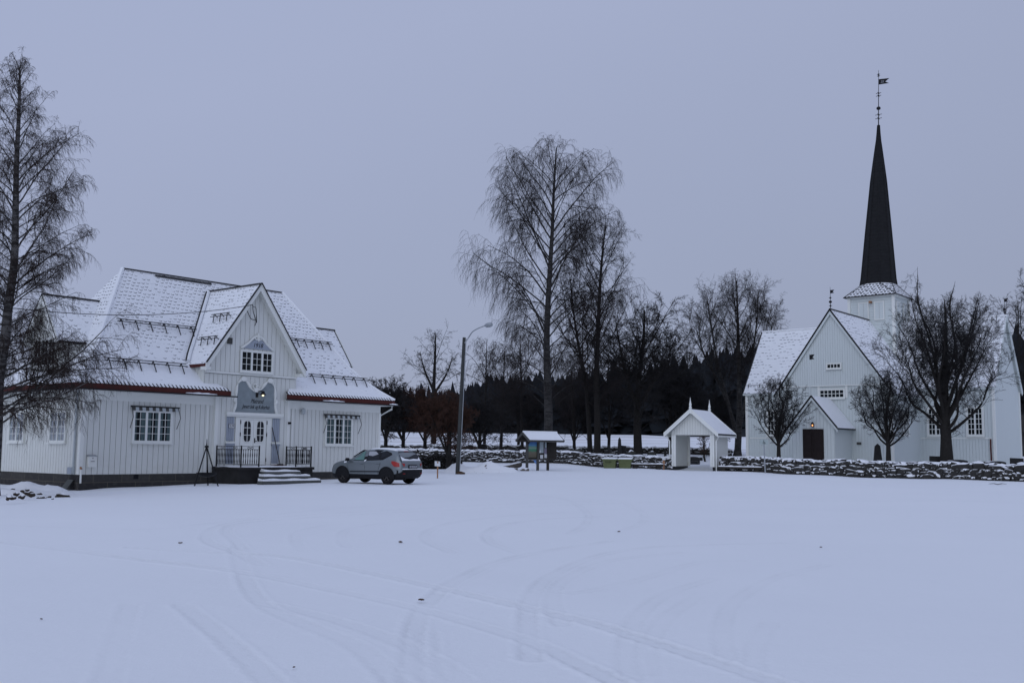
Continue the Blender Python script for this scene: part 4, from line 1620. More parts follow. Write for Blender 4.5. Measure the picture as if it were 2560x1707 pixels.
    # spire, slightly leaning as in life
    LV = [(16.76, 1.56), (17.3, 1.47), (19, 1.32), (21.55, 1.10), (24, .87), (26.17, .67), (28, .47), (29.3, .30), (29.9, .215), (30.6, .15), (31.37, .10)]
    s = MB()
    lean = lambda z: tx + (z - 16.8) * .0265
    for i, (z, r) in enumerate(LV):
        for k in range(8):
            a = math.radians(22.5 + 45 * k)
            s.v.append((lean(z) + r * math.cos(a), ty + r * math.sin(a), z))
    for i in range(len(LV) - 1):
        for k in range(8):
            k2 = (k + 1) % 8
            s.face((i * 8 + k, i * 8 + k2, (i + 1) * 8 + k2, (i + 1) * 8 + k), 'spire')
    so_ = s.build('spire', church)
    rb = MB()
    for k in range(8):
        a = math.radians(22.5 + 45 * k)
        rb.tube([(lean(z) + r * math.cos(a), ty + r * math.sin(a), z) for z, r in LV], [.07 if z < 28 else .035 for z, r in LV], 'spire', 5)
    rb.build('corner_board', so_)

    def vane(name, x, y, z0, rod, ballz, ballr, flagz, fl, fh, curls, ang, lean_=0.0, r=.045, mat='iron', digits=None):
        m = MB()
        m.tube([(x, y, z0), (x + lean_ * rod, y, z0 + rod)], [r, r * .35], mat, 6)
        for cz, cw in curls:
            cx = x + lean_ * (cz - z0)
            m.bar((cx - cw, y, cz), (cx + cw, y, cz), .035, .04, 'iron')
            m.bar((cx, y - cw, cz), (cx, y + cw, cz), .035, .04, 'iron')
            m.lathe([(.02, -.10), (.07, 0), (.02, .10)], (cx, y, cz), 'iron', 6)
        o = m.build(name, church)
        if ballr:
            b_ = MB()
            cx = x + lean_ * (ballz - z0)
            b_.lathe([(.03, -ballr * .8), (ballr * .75, -ballr * .6), (ballr, -.15 * ballr), (ballr, .15 * ballr), (ballr * .75, ballr * .6), (.03, ballr * .8)], (cx, y, ballz), 'iron', 12)
            b_.build('ball', o)
        f = MB()
        cx = x + lean_ * (flagz - z0)
        ca, sa = math.cos(ang), math.sin(ang)
        q = [(0, -fh / 2), (fl * .95, -fh * .30), (fl * .62, 0), (fl, fh * .62), (0, fh / 2)]
        f.prism([(cx + ca * a, y + sa * a, flagz + b) for a, b in q], (-sa * .03, ca * .03, 0), 'iron')
        fo = f.build('flag', o)
        if digits:
            tt = text('lettering', digits, fo, (cx + ca * fl * .32 + sa * .006, y + sa * fl * .32 - ca * .006, flagz), fh * .55, (math.pi / 2, 0, ang), 'plate_white', .3)  # pale colour stands in for sky light through cut-out digits
    vane('weather_vane', lean(31.3), ty, 31.3, 5.2, 32.94, .19, 35.40, .95, .50, ((32.0, .30), (32.35, .30), (34.1, .24), (34.35, .24), (35.95, .14), (36.1, .14)), CH_RZ * -.75, .0265, digits='25')
    vane('weather_vane', XC, -10.6, rz_ - .1, 1.95, rz_ + .62, .13, rz_ + 1.45, .34, .28, ((rz_ + .3, .13), (rz_ + .95, .12)), CH_RZ * -1, r=.03)
    vane('weather_vane', 10.70, 0, r2 - .1, 1.75, r2 + .55, .13, r2 + 1.3, .36, .28, ((r2 + .3, .12),), CH_RZ * -1, r=.03)
    vane('weather_vane', px - .15, -14.2, rz3 - .1, 3.55, 0, 0, 9.22, .44, .40, (), CH_RZ * -1, r=.05, mat='church_white')
    m = MB()
    m.tube([(10.30, -4.12, 3.0), (10.30, -4.16, 2.5), (10.32, -4.14, CZ)], .06, 'oxblood', 6)
    m.build('downpipe', church)
    m = MB()
    m.box(2.0, 2.35, -10.60, -10.535, 2.45, 2.65, 'wood_grey')
    m.build('plaque', church)


build_church()


def cw(x, y, z):
    c, s = math.cos(CH_RZ), math.sin(CH_RZ)
    return (32.5 + c * x - s * y, 92.2 + s * x + c * y, z)


def church_lamp():
    t = thing('wall_lamp', 'small lantern glowing orange above the dark church door', 'lamp', cw(-.12, -14.05, 4.02), CH_RZ)
    m = MB()
    m.box(-.10, .10, -.22, -.02, -.02, .02, 'iron')
    for sx_ in (-1, 1):
        for y in (-.21, -.03):
            m.box(sx_ * .09 - .015, sx_ * .09 + .015, y - .01, y + .01, -.2, -.02, 'iron')
    m.lathe([(.14, .02), (.06, .12), (.02, .16)], (0, -.12, 0), 'iron', 8)
    m.box(-.10, .10, -.22, -.02, -.24, -.2, 'iron')
    m.build('lantern', t)
    m = MB()
    m.lathe([(.02, -.17), (.04, -.14), (.04, -.09), (.02, -.06)], (0, -.12, 0), 'lamp_orange', 8)
    m.build('bulb', t)


church_lamp()


# ------------------------------------------------------------------ lychgate
def build_gate():
    rz = math.radians(-30) + 0.0
    # local x to the right along the front, y inwards
    t = thing('lychgate', 'small white roofed lychgate with two pointed finials in the stone wall', 'gate', (12.02, 78.0, .30), rz)
    c, s = math.cos(rz), math.sin(rz)
    Wd, Dp = 3.32, 2.9
    base = 0.36
    ez, az = 2.80, 4.58

    for x, o in ((0, -1), (Wd, 1)):
        m = MB()
        board_wall(m, (x, 0), (x, Dp), base, ez + .08, 'white', pitch=.17, gap=.018, proud=.03, out=(o, 0))
        board_wall(m, (x - o * .10, 0), (x - o * .10, Dp), base, ez + .08, 'white', pitch=.17, gap=.018, proud=.03, out=(-o, 0))
        m.build('wall', t)
        m = MB()
        m.box(x - .17, x + .17, -.03, Dp + .03, -.4, base - .004, 'dark_metal')
        m.build('foundation', t)
    for x, wd in ((.0, .34), (Wd - .34, .34)):
        for y0 in (-.09, Dp + .012):
            m = MB()
            for k in range(2):
                xa = x + wd * k / 2
                m.box(xa + .006, xa + wd / 2 - .006, y0, y0 + .075, base, ez - .13, 'white_trim')
            m.build('post', t)
    for y in (-.085, Dp + .02):
        m = MB()
        board_wall(m, (0.02, y + .04), (Wd - .02, y + .04), ez - .12, lambda q: az - .20 - (az - ez) / (Wd / 2 + .38) * abs(q + .02 - Wd / 2), 'white', pitch=.20, gap=.016, proud=.03, out=(0, -1))
        m.build('gable_wall', t)
    r = MB()
    hw_ = Wd / 2 + .42
    ez2 = ez - .02
    L = math.hypot(hw_, az - ez2)
    y0, y1 = -.50, Dp + .75
    for k in (-1, 1):
        pts = [(Wd / 2, y0, az), (Wd / 2 + k * hw_, y0, ez2), (Wd / 2 + k * hw_, y1, ez2), (Wd / 2, y1, az)]
        r.poly(pts, 'tiles_low', [(0, L), (0, 0), (4.1, 0), (4.1, L)])
        und = [(p[0], p[1], p[2] - .12) for p in pts]
        r.poly(und, 'white')
        r.poly([pts[1], pts[2], und[2], und[1]], 'dark_metal')
        r.poly([pts[0], pts[1], und[1], und[0]], 'white_trim')
        r.poly([pts[3], pts[2], und[2], und[3]], 'white_trim')
    r.build('roof', t)
    b = MB()
    for y in (y0 - .05, y1 + .002):
        for k in (-1, 1):
            for dz, wd, yy in ((-.20, .26, 0.0), (-.06, .11, -.025)):
                a = np.array([Wd / 2, y + yy, az + dz + .06])
                cc = np.array([Wd / 2 + k * (hw_ + .02), y + yy, ez2 + dz + .06])
                b.prism([a + (0, 0, -wd / 2), cc + (0, 0, -wd / 2), cc + (0, 0, wd / 2), a + (0, 0, wd / 2)], (0, .048, 0), 'white_trim')
    for k in (-1, 1):
        b.bar((Wd / 2 + k * (hw_ - .03), y0, ez2 - .17), (Wd / 2 + k * (hw_ - .03), y1, ez2 - .17), .05, .14, 'white_trim')
    b.build('bargeboard', t)
    for y in (y0 - .03, y1 + .02):
        f = MB()
        f.lathe([(.10, -.35), (.10, .08), (.13, .10), (.10, .14), (.07, .22), (.10, .30), (.075, .42), (.035, .62), (.012, .86)], (Wd / 2, y, az), 'white_trim', 8)
        f.build('finial', t)
    for x, k in ((-.10, -1), (Wd + .10, 1)):
        d = MB()
        d.tube([(Wd / 2 + k * hw_, -.2, ez2 - .15), (x + k * .04, -.10, ez2 - .55), (x + k * .04, -.10, -.05)], .045, 'white_trim', 7)
        d.build('downpipe', t)
    m = MB()
    m.box(.12, .16, .12, .40, 1.95, 2.25, 'pale_metal')
    m.build('sign', t)


build_gate()


# ------------------------------------------------------------------ stone walls
def rock(mb, c, sx_, sy, sz, rz, seed, m, lv=1, ex=.72):
    rnd = np.random.default_rng(seed)
    if lv == 1:
        V, Fc = ICO1
    else:
        V, Fc = ICO2
    q = V.copy()
    q = np.sign(q) * np.abs(q) ** ex
    q *= (1 + .28 * (rnd.random((len(q), 1)) - .5))
    q *= np.array([sx_, sy, sz])
    cs, sn = math.cos(rz), math.sin(rz)
    tl = rnd.normal(0, .12)
    q = np.stack([q[:, 0] * cs - q[:, 1] * sn, q[:, 0] * sn + q[:, 1] * cs, q[:, 2] + q[:, 0] * tl], 1) + np.array(c)
    b = len(mb.v)
    mb.v.extend(map(tuple, q))
    k = mb.mat(m)
    for f in Fc:
        mb.f.append((b + f[0], b + f[1], b + f[2]))
        mb.mi.append(k)
        mb.uv.append(None)


def ico(lv):
    import bmesh
    bm = bmesh.new()
    bmesh.ops.create_icosphere(bm, subdivisions=lv, radius=1)
    V = np.array([v.co[:] for v in bm.verts])
    Fc = [[v.index for v in f.verts] for f in bm.faces]
    bm.free()
    return V, Fc


ICO1, ICO2 = ico(1), ico(2)


def stone_wall(name, label, path, h, thick, size, seed, lv=2, top_size=1.2):
    rnd = random.Random(seed)
    p = np.array(path, float)
    seg = np.linalg.norm(np.diff(p, axis=0), axis=1)
    cum = np.concatenate([[0], np.cumsum(seg)])
    mb = MB()

    def pos(s):
        i = min(len(seg) - 1, max(0, int(np.searchsorted(cum, s) - 1)))
        e = (p[i + 1] - p[i]) / seg[i]
        return p[i] + e * (s - cum[i]), math.atan2(e[1], e[0]), np.array([e[1], -e[0]])
    T = cum[-1]
    k = int(seed * 977)
    z = 0.0
    row = 0
    while z < h - .05:
        rh = size * rnd.uniform(.40, .62)
        last = z + rh * .9 >= h - .05
        for side in (1, -1):
            if side < 0 and row % 1 and not last:
                continue
            s = rnd.uniform(0, size * .4)
            while s < T:
                w = size * rnd.choice((.45, .6, .8, 1.0, 1.3, 1.9)) * rnd.uniform(.85, 1.15)
                c, a, o = pos(min(T, s + w / 2))
                g = gz(*c)
                bat = (thick / 2) * (1 - .25 * z / h)
                k += 1
                cc = c + o * side * (bat - .10 + rnd.uniform(-.07, .07))
                rock(mb, (cc[0], cc[1], g + z + rh / 2 + rnd.uniform(-.05, .05)), w * .54, size * .46, rh * .62 * rnd.uniform(.7, 1.45), a + rnd.uniform(-.18, .18), k, 'wall_stone', lv if side > 0 else 1)
                s += w * .93
        if last:
            s = 0
            while s < T:
                w = size * top_size * rnd.uniform(.6, 1.5)
                c, a, o = pos(min(T, s + w / 2))
                k += 1
                rock(mb, (c[0], c[1], gz(*c) + z + rh * .9 + rnd.uniform(-.06, .05)), w * .55, thick * .40, size * .26 * rnd.uniform(.7, 1.4), a + rnd.uniform(-.3, .3), k, 'wall_stone', lv)
                s += w * .85
        z += rh * .9
        row += 1
    # uneven snow lying along the crest
    s = 0
    while s < T:
        w = rnd.uniform(.25, .9)
        c, a, o = pos(min(T, s + w / 2))
        k += 1
        c = c + o * rnd.uniform(-.08, .14)
        if rnd.random() < .86:
            rock(mb, (c[0], c[1], gz(*c) + h + .10 + rnd.uniform(-.07, .05)), w * .62, thick * .42, rnd.uniform(.05, .11), a + rnd.uniform(-.15, .15), k, 'snow', 2, .9)
        s += w * .9
    # hearting
    for i in range(len(p) - 1):
        a, b = p[i], p[i + 1]
        e = (b - a) / seg[i]
        o = np.array([e[1], -e[0]]) * thick * .30
        za, zb = gz(*a), gz(*b)
        mb.hexa([(*(a - o), za - .3), (*(a + o), za - .3), (*(b + o), zb - .3), (*(b - o), zb - .3), (*(a - o), za + h * .9), (*(a + o), za + h * .9), (*(b + o), zb + h * .9), (*(b - o), zb + h * .9)], 'earth')
    o = mb.build(name)
    tag(o, label, 'stone wall')
    return o


stone_wall('stone_wall', 'long snow-capped dry stone wall in front of the church, right of the lychgate', [(15.3, 76.2), (17.5, 74.3), (20.5, 71.3), (24, 68.2), (28, 65.2), (32, 62.4), (37, 59.5)], .78, .85, .52, 3)
stone_wall('stone_wall', 'snow-capped dry stone wall behind the bins, left of the lychgate', [(-12, 79.5), (-7, 79.6), (-2, 79.4), (3, 78.9), (8, 78.5), (11.9, 78.3)], .78, .8, .36, 5)
stone_wall('stone_wall', 'low far stone wall along the back edge of the churchyard', [(-16, 106), (-6, 106.2), (5, 106), (16, 105.6), (22, 105)], .55, .8, .55, 9, lv=1)


def far_rail():
    t = thing('rail_fence', 'long dark rail fence on posts along the back of the churchyard', 'fence', (0, 107.2, gz(0, 107.2)))
    m = MB()
    pts = [(-18, 107.2), (-8, 107.3), (2, 107.2), (12, 106.8), (22, 106.2)]
    z = [at(1060, 1121, 107)[2], at(1180, 1123, 107)[2], at(1320, 1126, 107)[2], at(1500, 1128.5, 107)[2], at(1760, 1132, 107)[2]]
    g0 = gz(0, 107.2)
    for (a, za), (b, zb) in zip(zip(pts[:-1], z[:-1]), zip(pts[1:], z[1:])):
        m.bar((a[0], a[1] - 107.2, za - g0), (b[0], b[1] - 107.2, zb - g0), .14, .17, 'wood_dark')
    m.build('rail', t)
    for i, x in enumerate(np.arange(-17, 22, 3.0)):
        p = MB()
        zz = float(np.interp(x, [q[0] for q in pts], z)) - g0
        yy = float(np.interp(x, [q[0] for q in pts], [q[1] for q in pts])) - 107.2
        p.box(x - .07, x + .07, yy + .07, yy + .21, gz(x, 107) - g0 - .3, zz, 'wood_dark')
        p.build('post', t)


far_rail()


# ------------------------------------------------------------------ gravestones
def grave(kind, x, y, h, w, d, label, rz=0.0, lean=0.0, m='grave_stone', seed=1):
    mb = MB()
    if kind == 'obelisk':
        mb.box(-w * .75, w * .75, -d * .75, d * .75, -.2, h * .18, m)
        q = [(-w / 2, -d / 2), (w / 2, -d / 2), (w / 2, d / 2), (-w / 2, d / 2)]
        mb.hexa([(a, b, h * .18) for a, b in q] + [(a * .6, b * .6, h * .9) for a, b in q], m)
        mb.hexa([(a * .6, b * .6, h * .9 + .001) for a, b in q] + [(a * .05, b * .05, h) for a, b in q], m)
    elif kind == 'boulder':
        rock(mb, (0, 0, h * .42), w * .5, d * .5, h * .58, 0.1, seed, m, 2)
    elif kind == 'slab':
        n = 10
        mb.prism([(-w / 2, -d / 2, -.2)] + [(-w / 2 * math.cos(math.pi * i / n), -d / 2, h * .82 + h * .18 * math.sin(math.pi * i / n)) for i in range(n + 1)] + [(w / 2, -d / 2, -.2)], (0, d, 0), m)
    else:
        mb.hexa([(-w / 2, -d / 2, -.2), (w / 2, -d / 2, -.2), (w / 2, d / 2, -.2), (-w / 2, d / 2, -.2), (-w * .46, -d / 2, h), (w * .46, -d / 2, h * .97), (w * .46, d / 2, h * .97), (-w * .46, d / 2, h)], m)
        mb.box(-w * .6, w * .6, -d * .8, d * .8, -.2, .12, m)
    o = mb.build('gravestone', None, kind == 'boulder')
    o.location = (x, y, gz(x, y))
    o.rotation_euler = (0, lean, rz)
    tag(o, label, 'gravestone', 'gravestones in the churchyard')
    return o


def topz(px, py, Y):
    p = at(px, py, Y)
    return p[0], Y, p[2] - gz(p[0], Y)


def graves():
    f5 = lambda x, y: (1440 + x / 5.6, 1000 + y / 5.6)
    f4 = lambda x, y: (1120 + x / 6.918, 1000 + y / 6.918)
    f6 = lambda x, y: (1840 + x / 2.8, 680 + y / 2.8)
    L = [('block', f4(390, 768), 84, .38, .25, 'dark square gravestone pillar standing right of the lamp post'),
         ('block', f4(610, 755), 86, .46, .3, 'dark gravestone pillar at the foot of the trees left of the notice board'),
         ('slab', f4(2000, 828), 86, .55, .3, 'rough grey gravestone just right of the notice board'),
         ('boulder', f4(2130, 828), 86, .75, .45, 'middle one of three rounded boulder gravestones by the notice board'),
         ('boulder', f4(2262, 826), 86, .75, .45, 'right one of three rounded boulder gravestones by the notice board'),
         ('boulder', f5(30, 668), 86, .72, .5, 'rounded boulder gravestone left of the two tree trunks'),
         ('block', f5(425, 698), 88, .32, .25, 'small square gravestone beside the short obelisk'),
         ('obelisk', f5(465, 610), 88, .26, .26, 'short dark obelisk gravestone behind the olive bins'),
         ('boulder', f5(515, 716), 84, .62, .4, 'low rounded boulder gravestone behind the olive bins'),
         ('obelisk', f5(610, 520), 90, .36, .36, 'tall black obelisk gravestone behind the olive bins'),
         ('block', f5(662, 632), 90.5, .46, .3, 'black block gravestone at the side of the tall obelisk'),
         ('boulder', f5(765, 700), 84, .80, .5, 'broad rounded boulder gravestone left of the thick tree trunk'),
         ('boulder', f5(1055, 708), 85, .78, .5, 'rounded boulder gravestone above the left bench'),
         ('obelisk', f5(1250, 670), 95, .24, .24, 'slim small obelisk gravestone left of the lychgate'),
         ('slab', f5(1655, 790), 88, .9, .3, 'wide dark gravestone seen through the lychgate'),
         ('block', f5(1665, 865), 84, .6, .3, 'grey block gravestone low inside the lychgate opening'),
         ('slab', f5(1745, 800), 92, .35, .25, 'narrow dark gravestone behind the wide one in the gate opening'),
         ('obelisk', f6(990, 1200), 77, .62, .25, 'tall dark tapering gravestone before the church right of the porch'),
         ('block', f6(1405, 1287), 74.5, 1.0, .4, 'low dark gravestone left of the big tree trunk'),
         ('slab', f6(1550, 1312), 72.5, 1.3, .5, 'low arched gravestone right of the big tree trunk'),
         ('slab', f6(1815, 1322), 70.5, 1.25, .5, 'low arched snowy gravestone at the right end of the church'),
         ('block', f6(1965, 1300), 70, .9, .4, 'dark block gravestone at the right edge by the church corner')]
    for i, (k, p, Y, w, d, lab) in enumerate(L):
        x, y, h = topz(*p, Y)
        grave(k, x, y, max(.25, h), w, d, lab, rz=random.uniform(-.5, .1), seed=i + 40, m='boulder' if k == 'boulder' else 'grave_stone')
    # an upturned cart-like stone table behind the wall
    x, y, h = topz(*f4(1285, 835), 83)
    mb = MB()
    mb.hexa([(-.75, -.3, h - .35), (.5, -.3, h - .95), (.5, .5, h - .95), (-.75, .5, h - .35), (-.35, -.3, h - .05), (.62, -.3, h - .08), (.62, .5, h - .08), (-.35, .5, h - .05)], 'dark_metal')
    mb.bar((-.5, 0, h - .6), (-.6, 0, -.1), .08, .08, 'dark_metal')
    mb.bar((.5, 0, h - .9), (.6, 0, -.1), .08, .08, 'dark_metal')
    mb.bar((.45, -.2, h - .1), (.9, -.2, h - .9), .06, .06, 'wood_grey')
    o = mb.build('tipped_cart')
    o.location = (x, y, gz(x, y))
    tag(o, 'dark tipped cart behind the stone wall left of the notice board', 'cart')


graves()


# ------------------------------------------------------------------ notice board, bins, benches, signs, lamp post
def notice_board():
    a = at(1120 + 1365 / 6.918, 1000 + 1200 / 6.918, 70)
    b = at(1120 + 1760 / 6.918, 1000 + 1190 / 6.918, 71)
    rz = math.radians(34)
    t = thing('notice_board', 'wooden notice board with posters under a small snowy roof', 'notice board', (a[0], a[1], gz(a[0], a[1])), rz)
    Wd = 1.72
    for x in (0, .88, Wd):
        m = MB()
        m.box(x - .07, x + .07, -.07, .07, -.2, 2.02, 'wood_grey' if x < 1 else 'wood_dark')
        m.build('post', t)
    m = MB()
    m.box(.06, .82, .02, .05, .75, 2.0, 'wood_dark')
    m.box(.94, Wd + .75, .02, .05, .75, 2.0, 'wood_dark')
    m.box(.06, Wd, -.06, -.02, .70, .77, 'wood_grey')
    m.box(.06, Wd + .6, -.05, .05, 1.97, 2.06, 'wood_dark')
    m.build('back_board', t)
    m = MB()
    m.box(Wd + .10, Wd + .75, .06, .65, .75, 2.0, 'wood_dark')
    m.build('side_board', t)
    p = MB()
    p.poly([(.10, .014, .86), (.80, .014, .86), (.80, .014, 1.93), (.10, .014, 1.93)], 'poster', [(0, 0), (1, 0), (1, 1), (0, 1)])
    p.build('poster', t)
    for (x0, x1, z0, z1, mt) in ((1.03, 1.36, 1.18, 1.92, 'pale_notice'), (1.02, 1.14, 1.18, 1.36, 'paper'), (1.08, 1.33, .80, 1.05, 'paper'), (1.46, 1.62, 1.52, 1.90, 'pale_notice'), (1.42, 1.66, 1.08, 1.50, 'lilac_paper'), (1.44, 1.72, .84, 1.10, 'paper')):
        p = MB()
        dd = .012 if mt != 'paper' else .008
        p.box(x0, x1, dd - .003, dd, z0, z1, mt)
        p.build('notice', t)
    r = MB()
    apex, ez, hh = 2.55, 2.03, .78
    x0, x1 = -.35, Wd + .75
    n = 22
    for k in (-1, 1):
        for i in range(n):
            xa, xb = x0 + (x1 - x0) * i / n, x0 + (x1 - x0) * (i + .55) / n
            xc = x0 + (x1 - x0) * (i + 1) / n
            # corrugated sheet: raised ribs full of snow, dark hollows at the ends
            r.hexa([(xa, 0, apex), (xb, 0, apex), (xb, k * hh, ez), (xa, k * hh, ez), (xa, 0, apex + .05), (xb, 0, apex + .05), (xb, k * hh, ez + .05), (xa, k * hh, ez + .05)], 'snow')
            r.hexa([(xb, 0, apex - .01), (xc, 0, apex - .01), (xc, k * (hh - .02), ez - .01), (xb, k * (hh - .02), ez - .01), (xb, 0, apex + .03), (xc, 0, apex + .03), (xc, k * (hh - .02), ez + .03), (xb, k * (hh - .02), ez + .03)], 'snow')
        r.hexa([(x0, .0, apex - .05), (x1, 0, apex - .05), (x1, k * hh, ez - .05), (x0, k * hh, ez - .05), (x0, 0, apex - .012), (x1, 0, apex - .012), (x1, k * hh, ez - .012), (x0, k * hh, ez - .012)], 'wood_dark')
    r.tube([(x0, 0, apex + .05), (x1, 0, apex + .05)], .05, 'snow', 6)
    r.build('roof', t)
    b = MB()
    for k in (-1, 1):
        b.bar((x0 - .03, 0, apex - .07), (x0 - .03, k * (hh + .02), ez - .07), .05, .14, 'wood_grey')
        b.bar((x1 + .03, 0, apex - .07), (x1 + .03, k * (hh + .02), ez - .07), .05, .14, 'wood_dark')
        b.bar((x0, k * hh, ez - .09), (x1, k * hh, ez - .09), .05, .08, 'wood_grey')
    b.bar((x0 + .1, -.5, ez - .05), (x0 + .1, .5, ez - .05), .08, .08, 'wood_dark')
    b.build('bargeboard', t)
    for x in (.03, 1.66):
        b = MB()
        b.bar((x, -.02, 1.75), (x - .0, -.45, 2.02), .05, .07, 'wood_dark')
        b.build('brace', t)
    # rag of blue plastic on the wall behind
    m = MB()
    pts = [(0, 0, 0), (.34, .02, .04), (.42, -.05, -.32), (.36, -.08, -.50), (.24, -.10, -.38), (.10, -.06, -.12)]
    m.prism(pts, (0, .05, .01), 'blue_paper')
    o = m.build('blue_sack')
    q = at(1120 + 1440 / 6.918, 1000 + 985 / 6.918, 75)
    o.location = (q[0], q[1], q[2])
    o.location = tuple(at(1120 + 1440 / 6.918, 1000 + 985 / 6.918, 76.5))
    tag(o, 'blue and white sack draped over the stone wall under the notice board', 'sack')


notice_board()


def sand_bin(px0, px1, label, lettered):
    Y = 76.2
    a, b = at(px0, 1171, Y), at(px1, 1171, Y)
    w = b[0] - a[0]
    t = thing('grit_bin', label, 'grit bin', (a[0], Y, gz(a[0], Y)), math.radians(-14), 'olive grit bins at the stone wall')
    m = MB()
    i = .09
    m.hexa([(i, i, 0), (w - i, i, 0), (w - i, .75 - i, 0), (i, .75 - i, 0), (.02, 0, .60), (w - .02, 0, .60), (w - .02, .75, .60), (.02, .75, .60)], 'bin')
    m.hexa([(i * .45, i * .35, .34), (w - i * .45, i * .35, .34), (w - i * .45, .72, .34), (i * .45, .72, .34), (i * .4, i * .25, .37), (w - i * .4, i * .25, .37), (w - i * .4, .73, .37), (i * .4, .73, .37)], 'bin')
    m.build('body', t)
    m = MB()
    m.hexa([(-.06, -.07, .60), (w + .06, -.07, .60), (w + .06, .82, .60), (-.06, .82, .60), (-.03, -.03, .68), (w + .03, -.03, .68), (w + .03, .78, .74), (-.03, .78, .74)], 'bin')
    lid = m.build('lid', t)
    m = MB()
    m.hexa([(-.04, -.04, .684), (w + .04, -.04, .684), (w + .04, .78, .744), (-.04, .78, .744), (.0, .0, .73), (w, 0, .73), (w, .74, .80), (0, .74, .80)], 'snow')
    m.build('snow_cap', lid)
    if lettered:
        text('lettering', 'SAND', t, (w * .42, .012, .47), .19, (math.radians(86), 0, 0), 'bin_dark', extr=.01)


sand_bin(1506, 1540, 'olive green grit bin lettered SAND with a snowy lid', True)
sand_bin(1545, 1578, 'plain olive green grit bin with a snowy lid right of the lettered one', False)


def bench(px0, py, px1, Y0, Y1, label):
    a, b = at(px0, py, Y0), at(px1, py, Y1)
    rz = math.atan2(b[1] - a[1], b[0] - a[0])
    L = math.hypot(b[0] - a[0], b[1] - a[1])
    t = thing('log_bench', label, 'bench', (a[0], a[1], gz(a[0], a[1])), rz, 'low benches by the stone wall')
    m = MB()
    m.box(0, L, -.2, .2, .20, .34, 'wood_dark')
    so_ = m.build('seat', t)
    m = MB()
    n = 18
    for i in range(n):
        xa, xb = L * i / n, L * (i + 1) / n
        ha, hb = .40 + .015 * math.sin(i * 1.7), .40 + .015 * math.sin((i + 1) * 1.7)
        m.hexa([(xa, -.2, .342), (xb, -.2, .342), (xb, .2, .342), (xa, .2, .342), (xa, -.17, ha), (xb, -.17, hb), (xb, .17, hb), (xa, .17, ha)], 'snow')
    m.build('snow_layer', so_)
    for x in (.35, L - .35):
        m = MB()
        m.box(x - .14, x + .14, -.16, .16, -.1, .198, 'wood_dark')
        m.build('support', t)


bench(1576, 1168, 1657, 76.6, 76.8, 'low dark wooden bench under snow left of the lychgate')
bench(1799, 1176, 1906, 75.3, 73.4, 'low dark wooden bench under snow right of the lychgate')


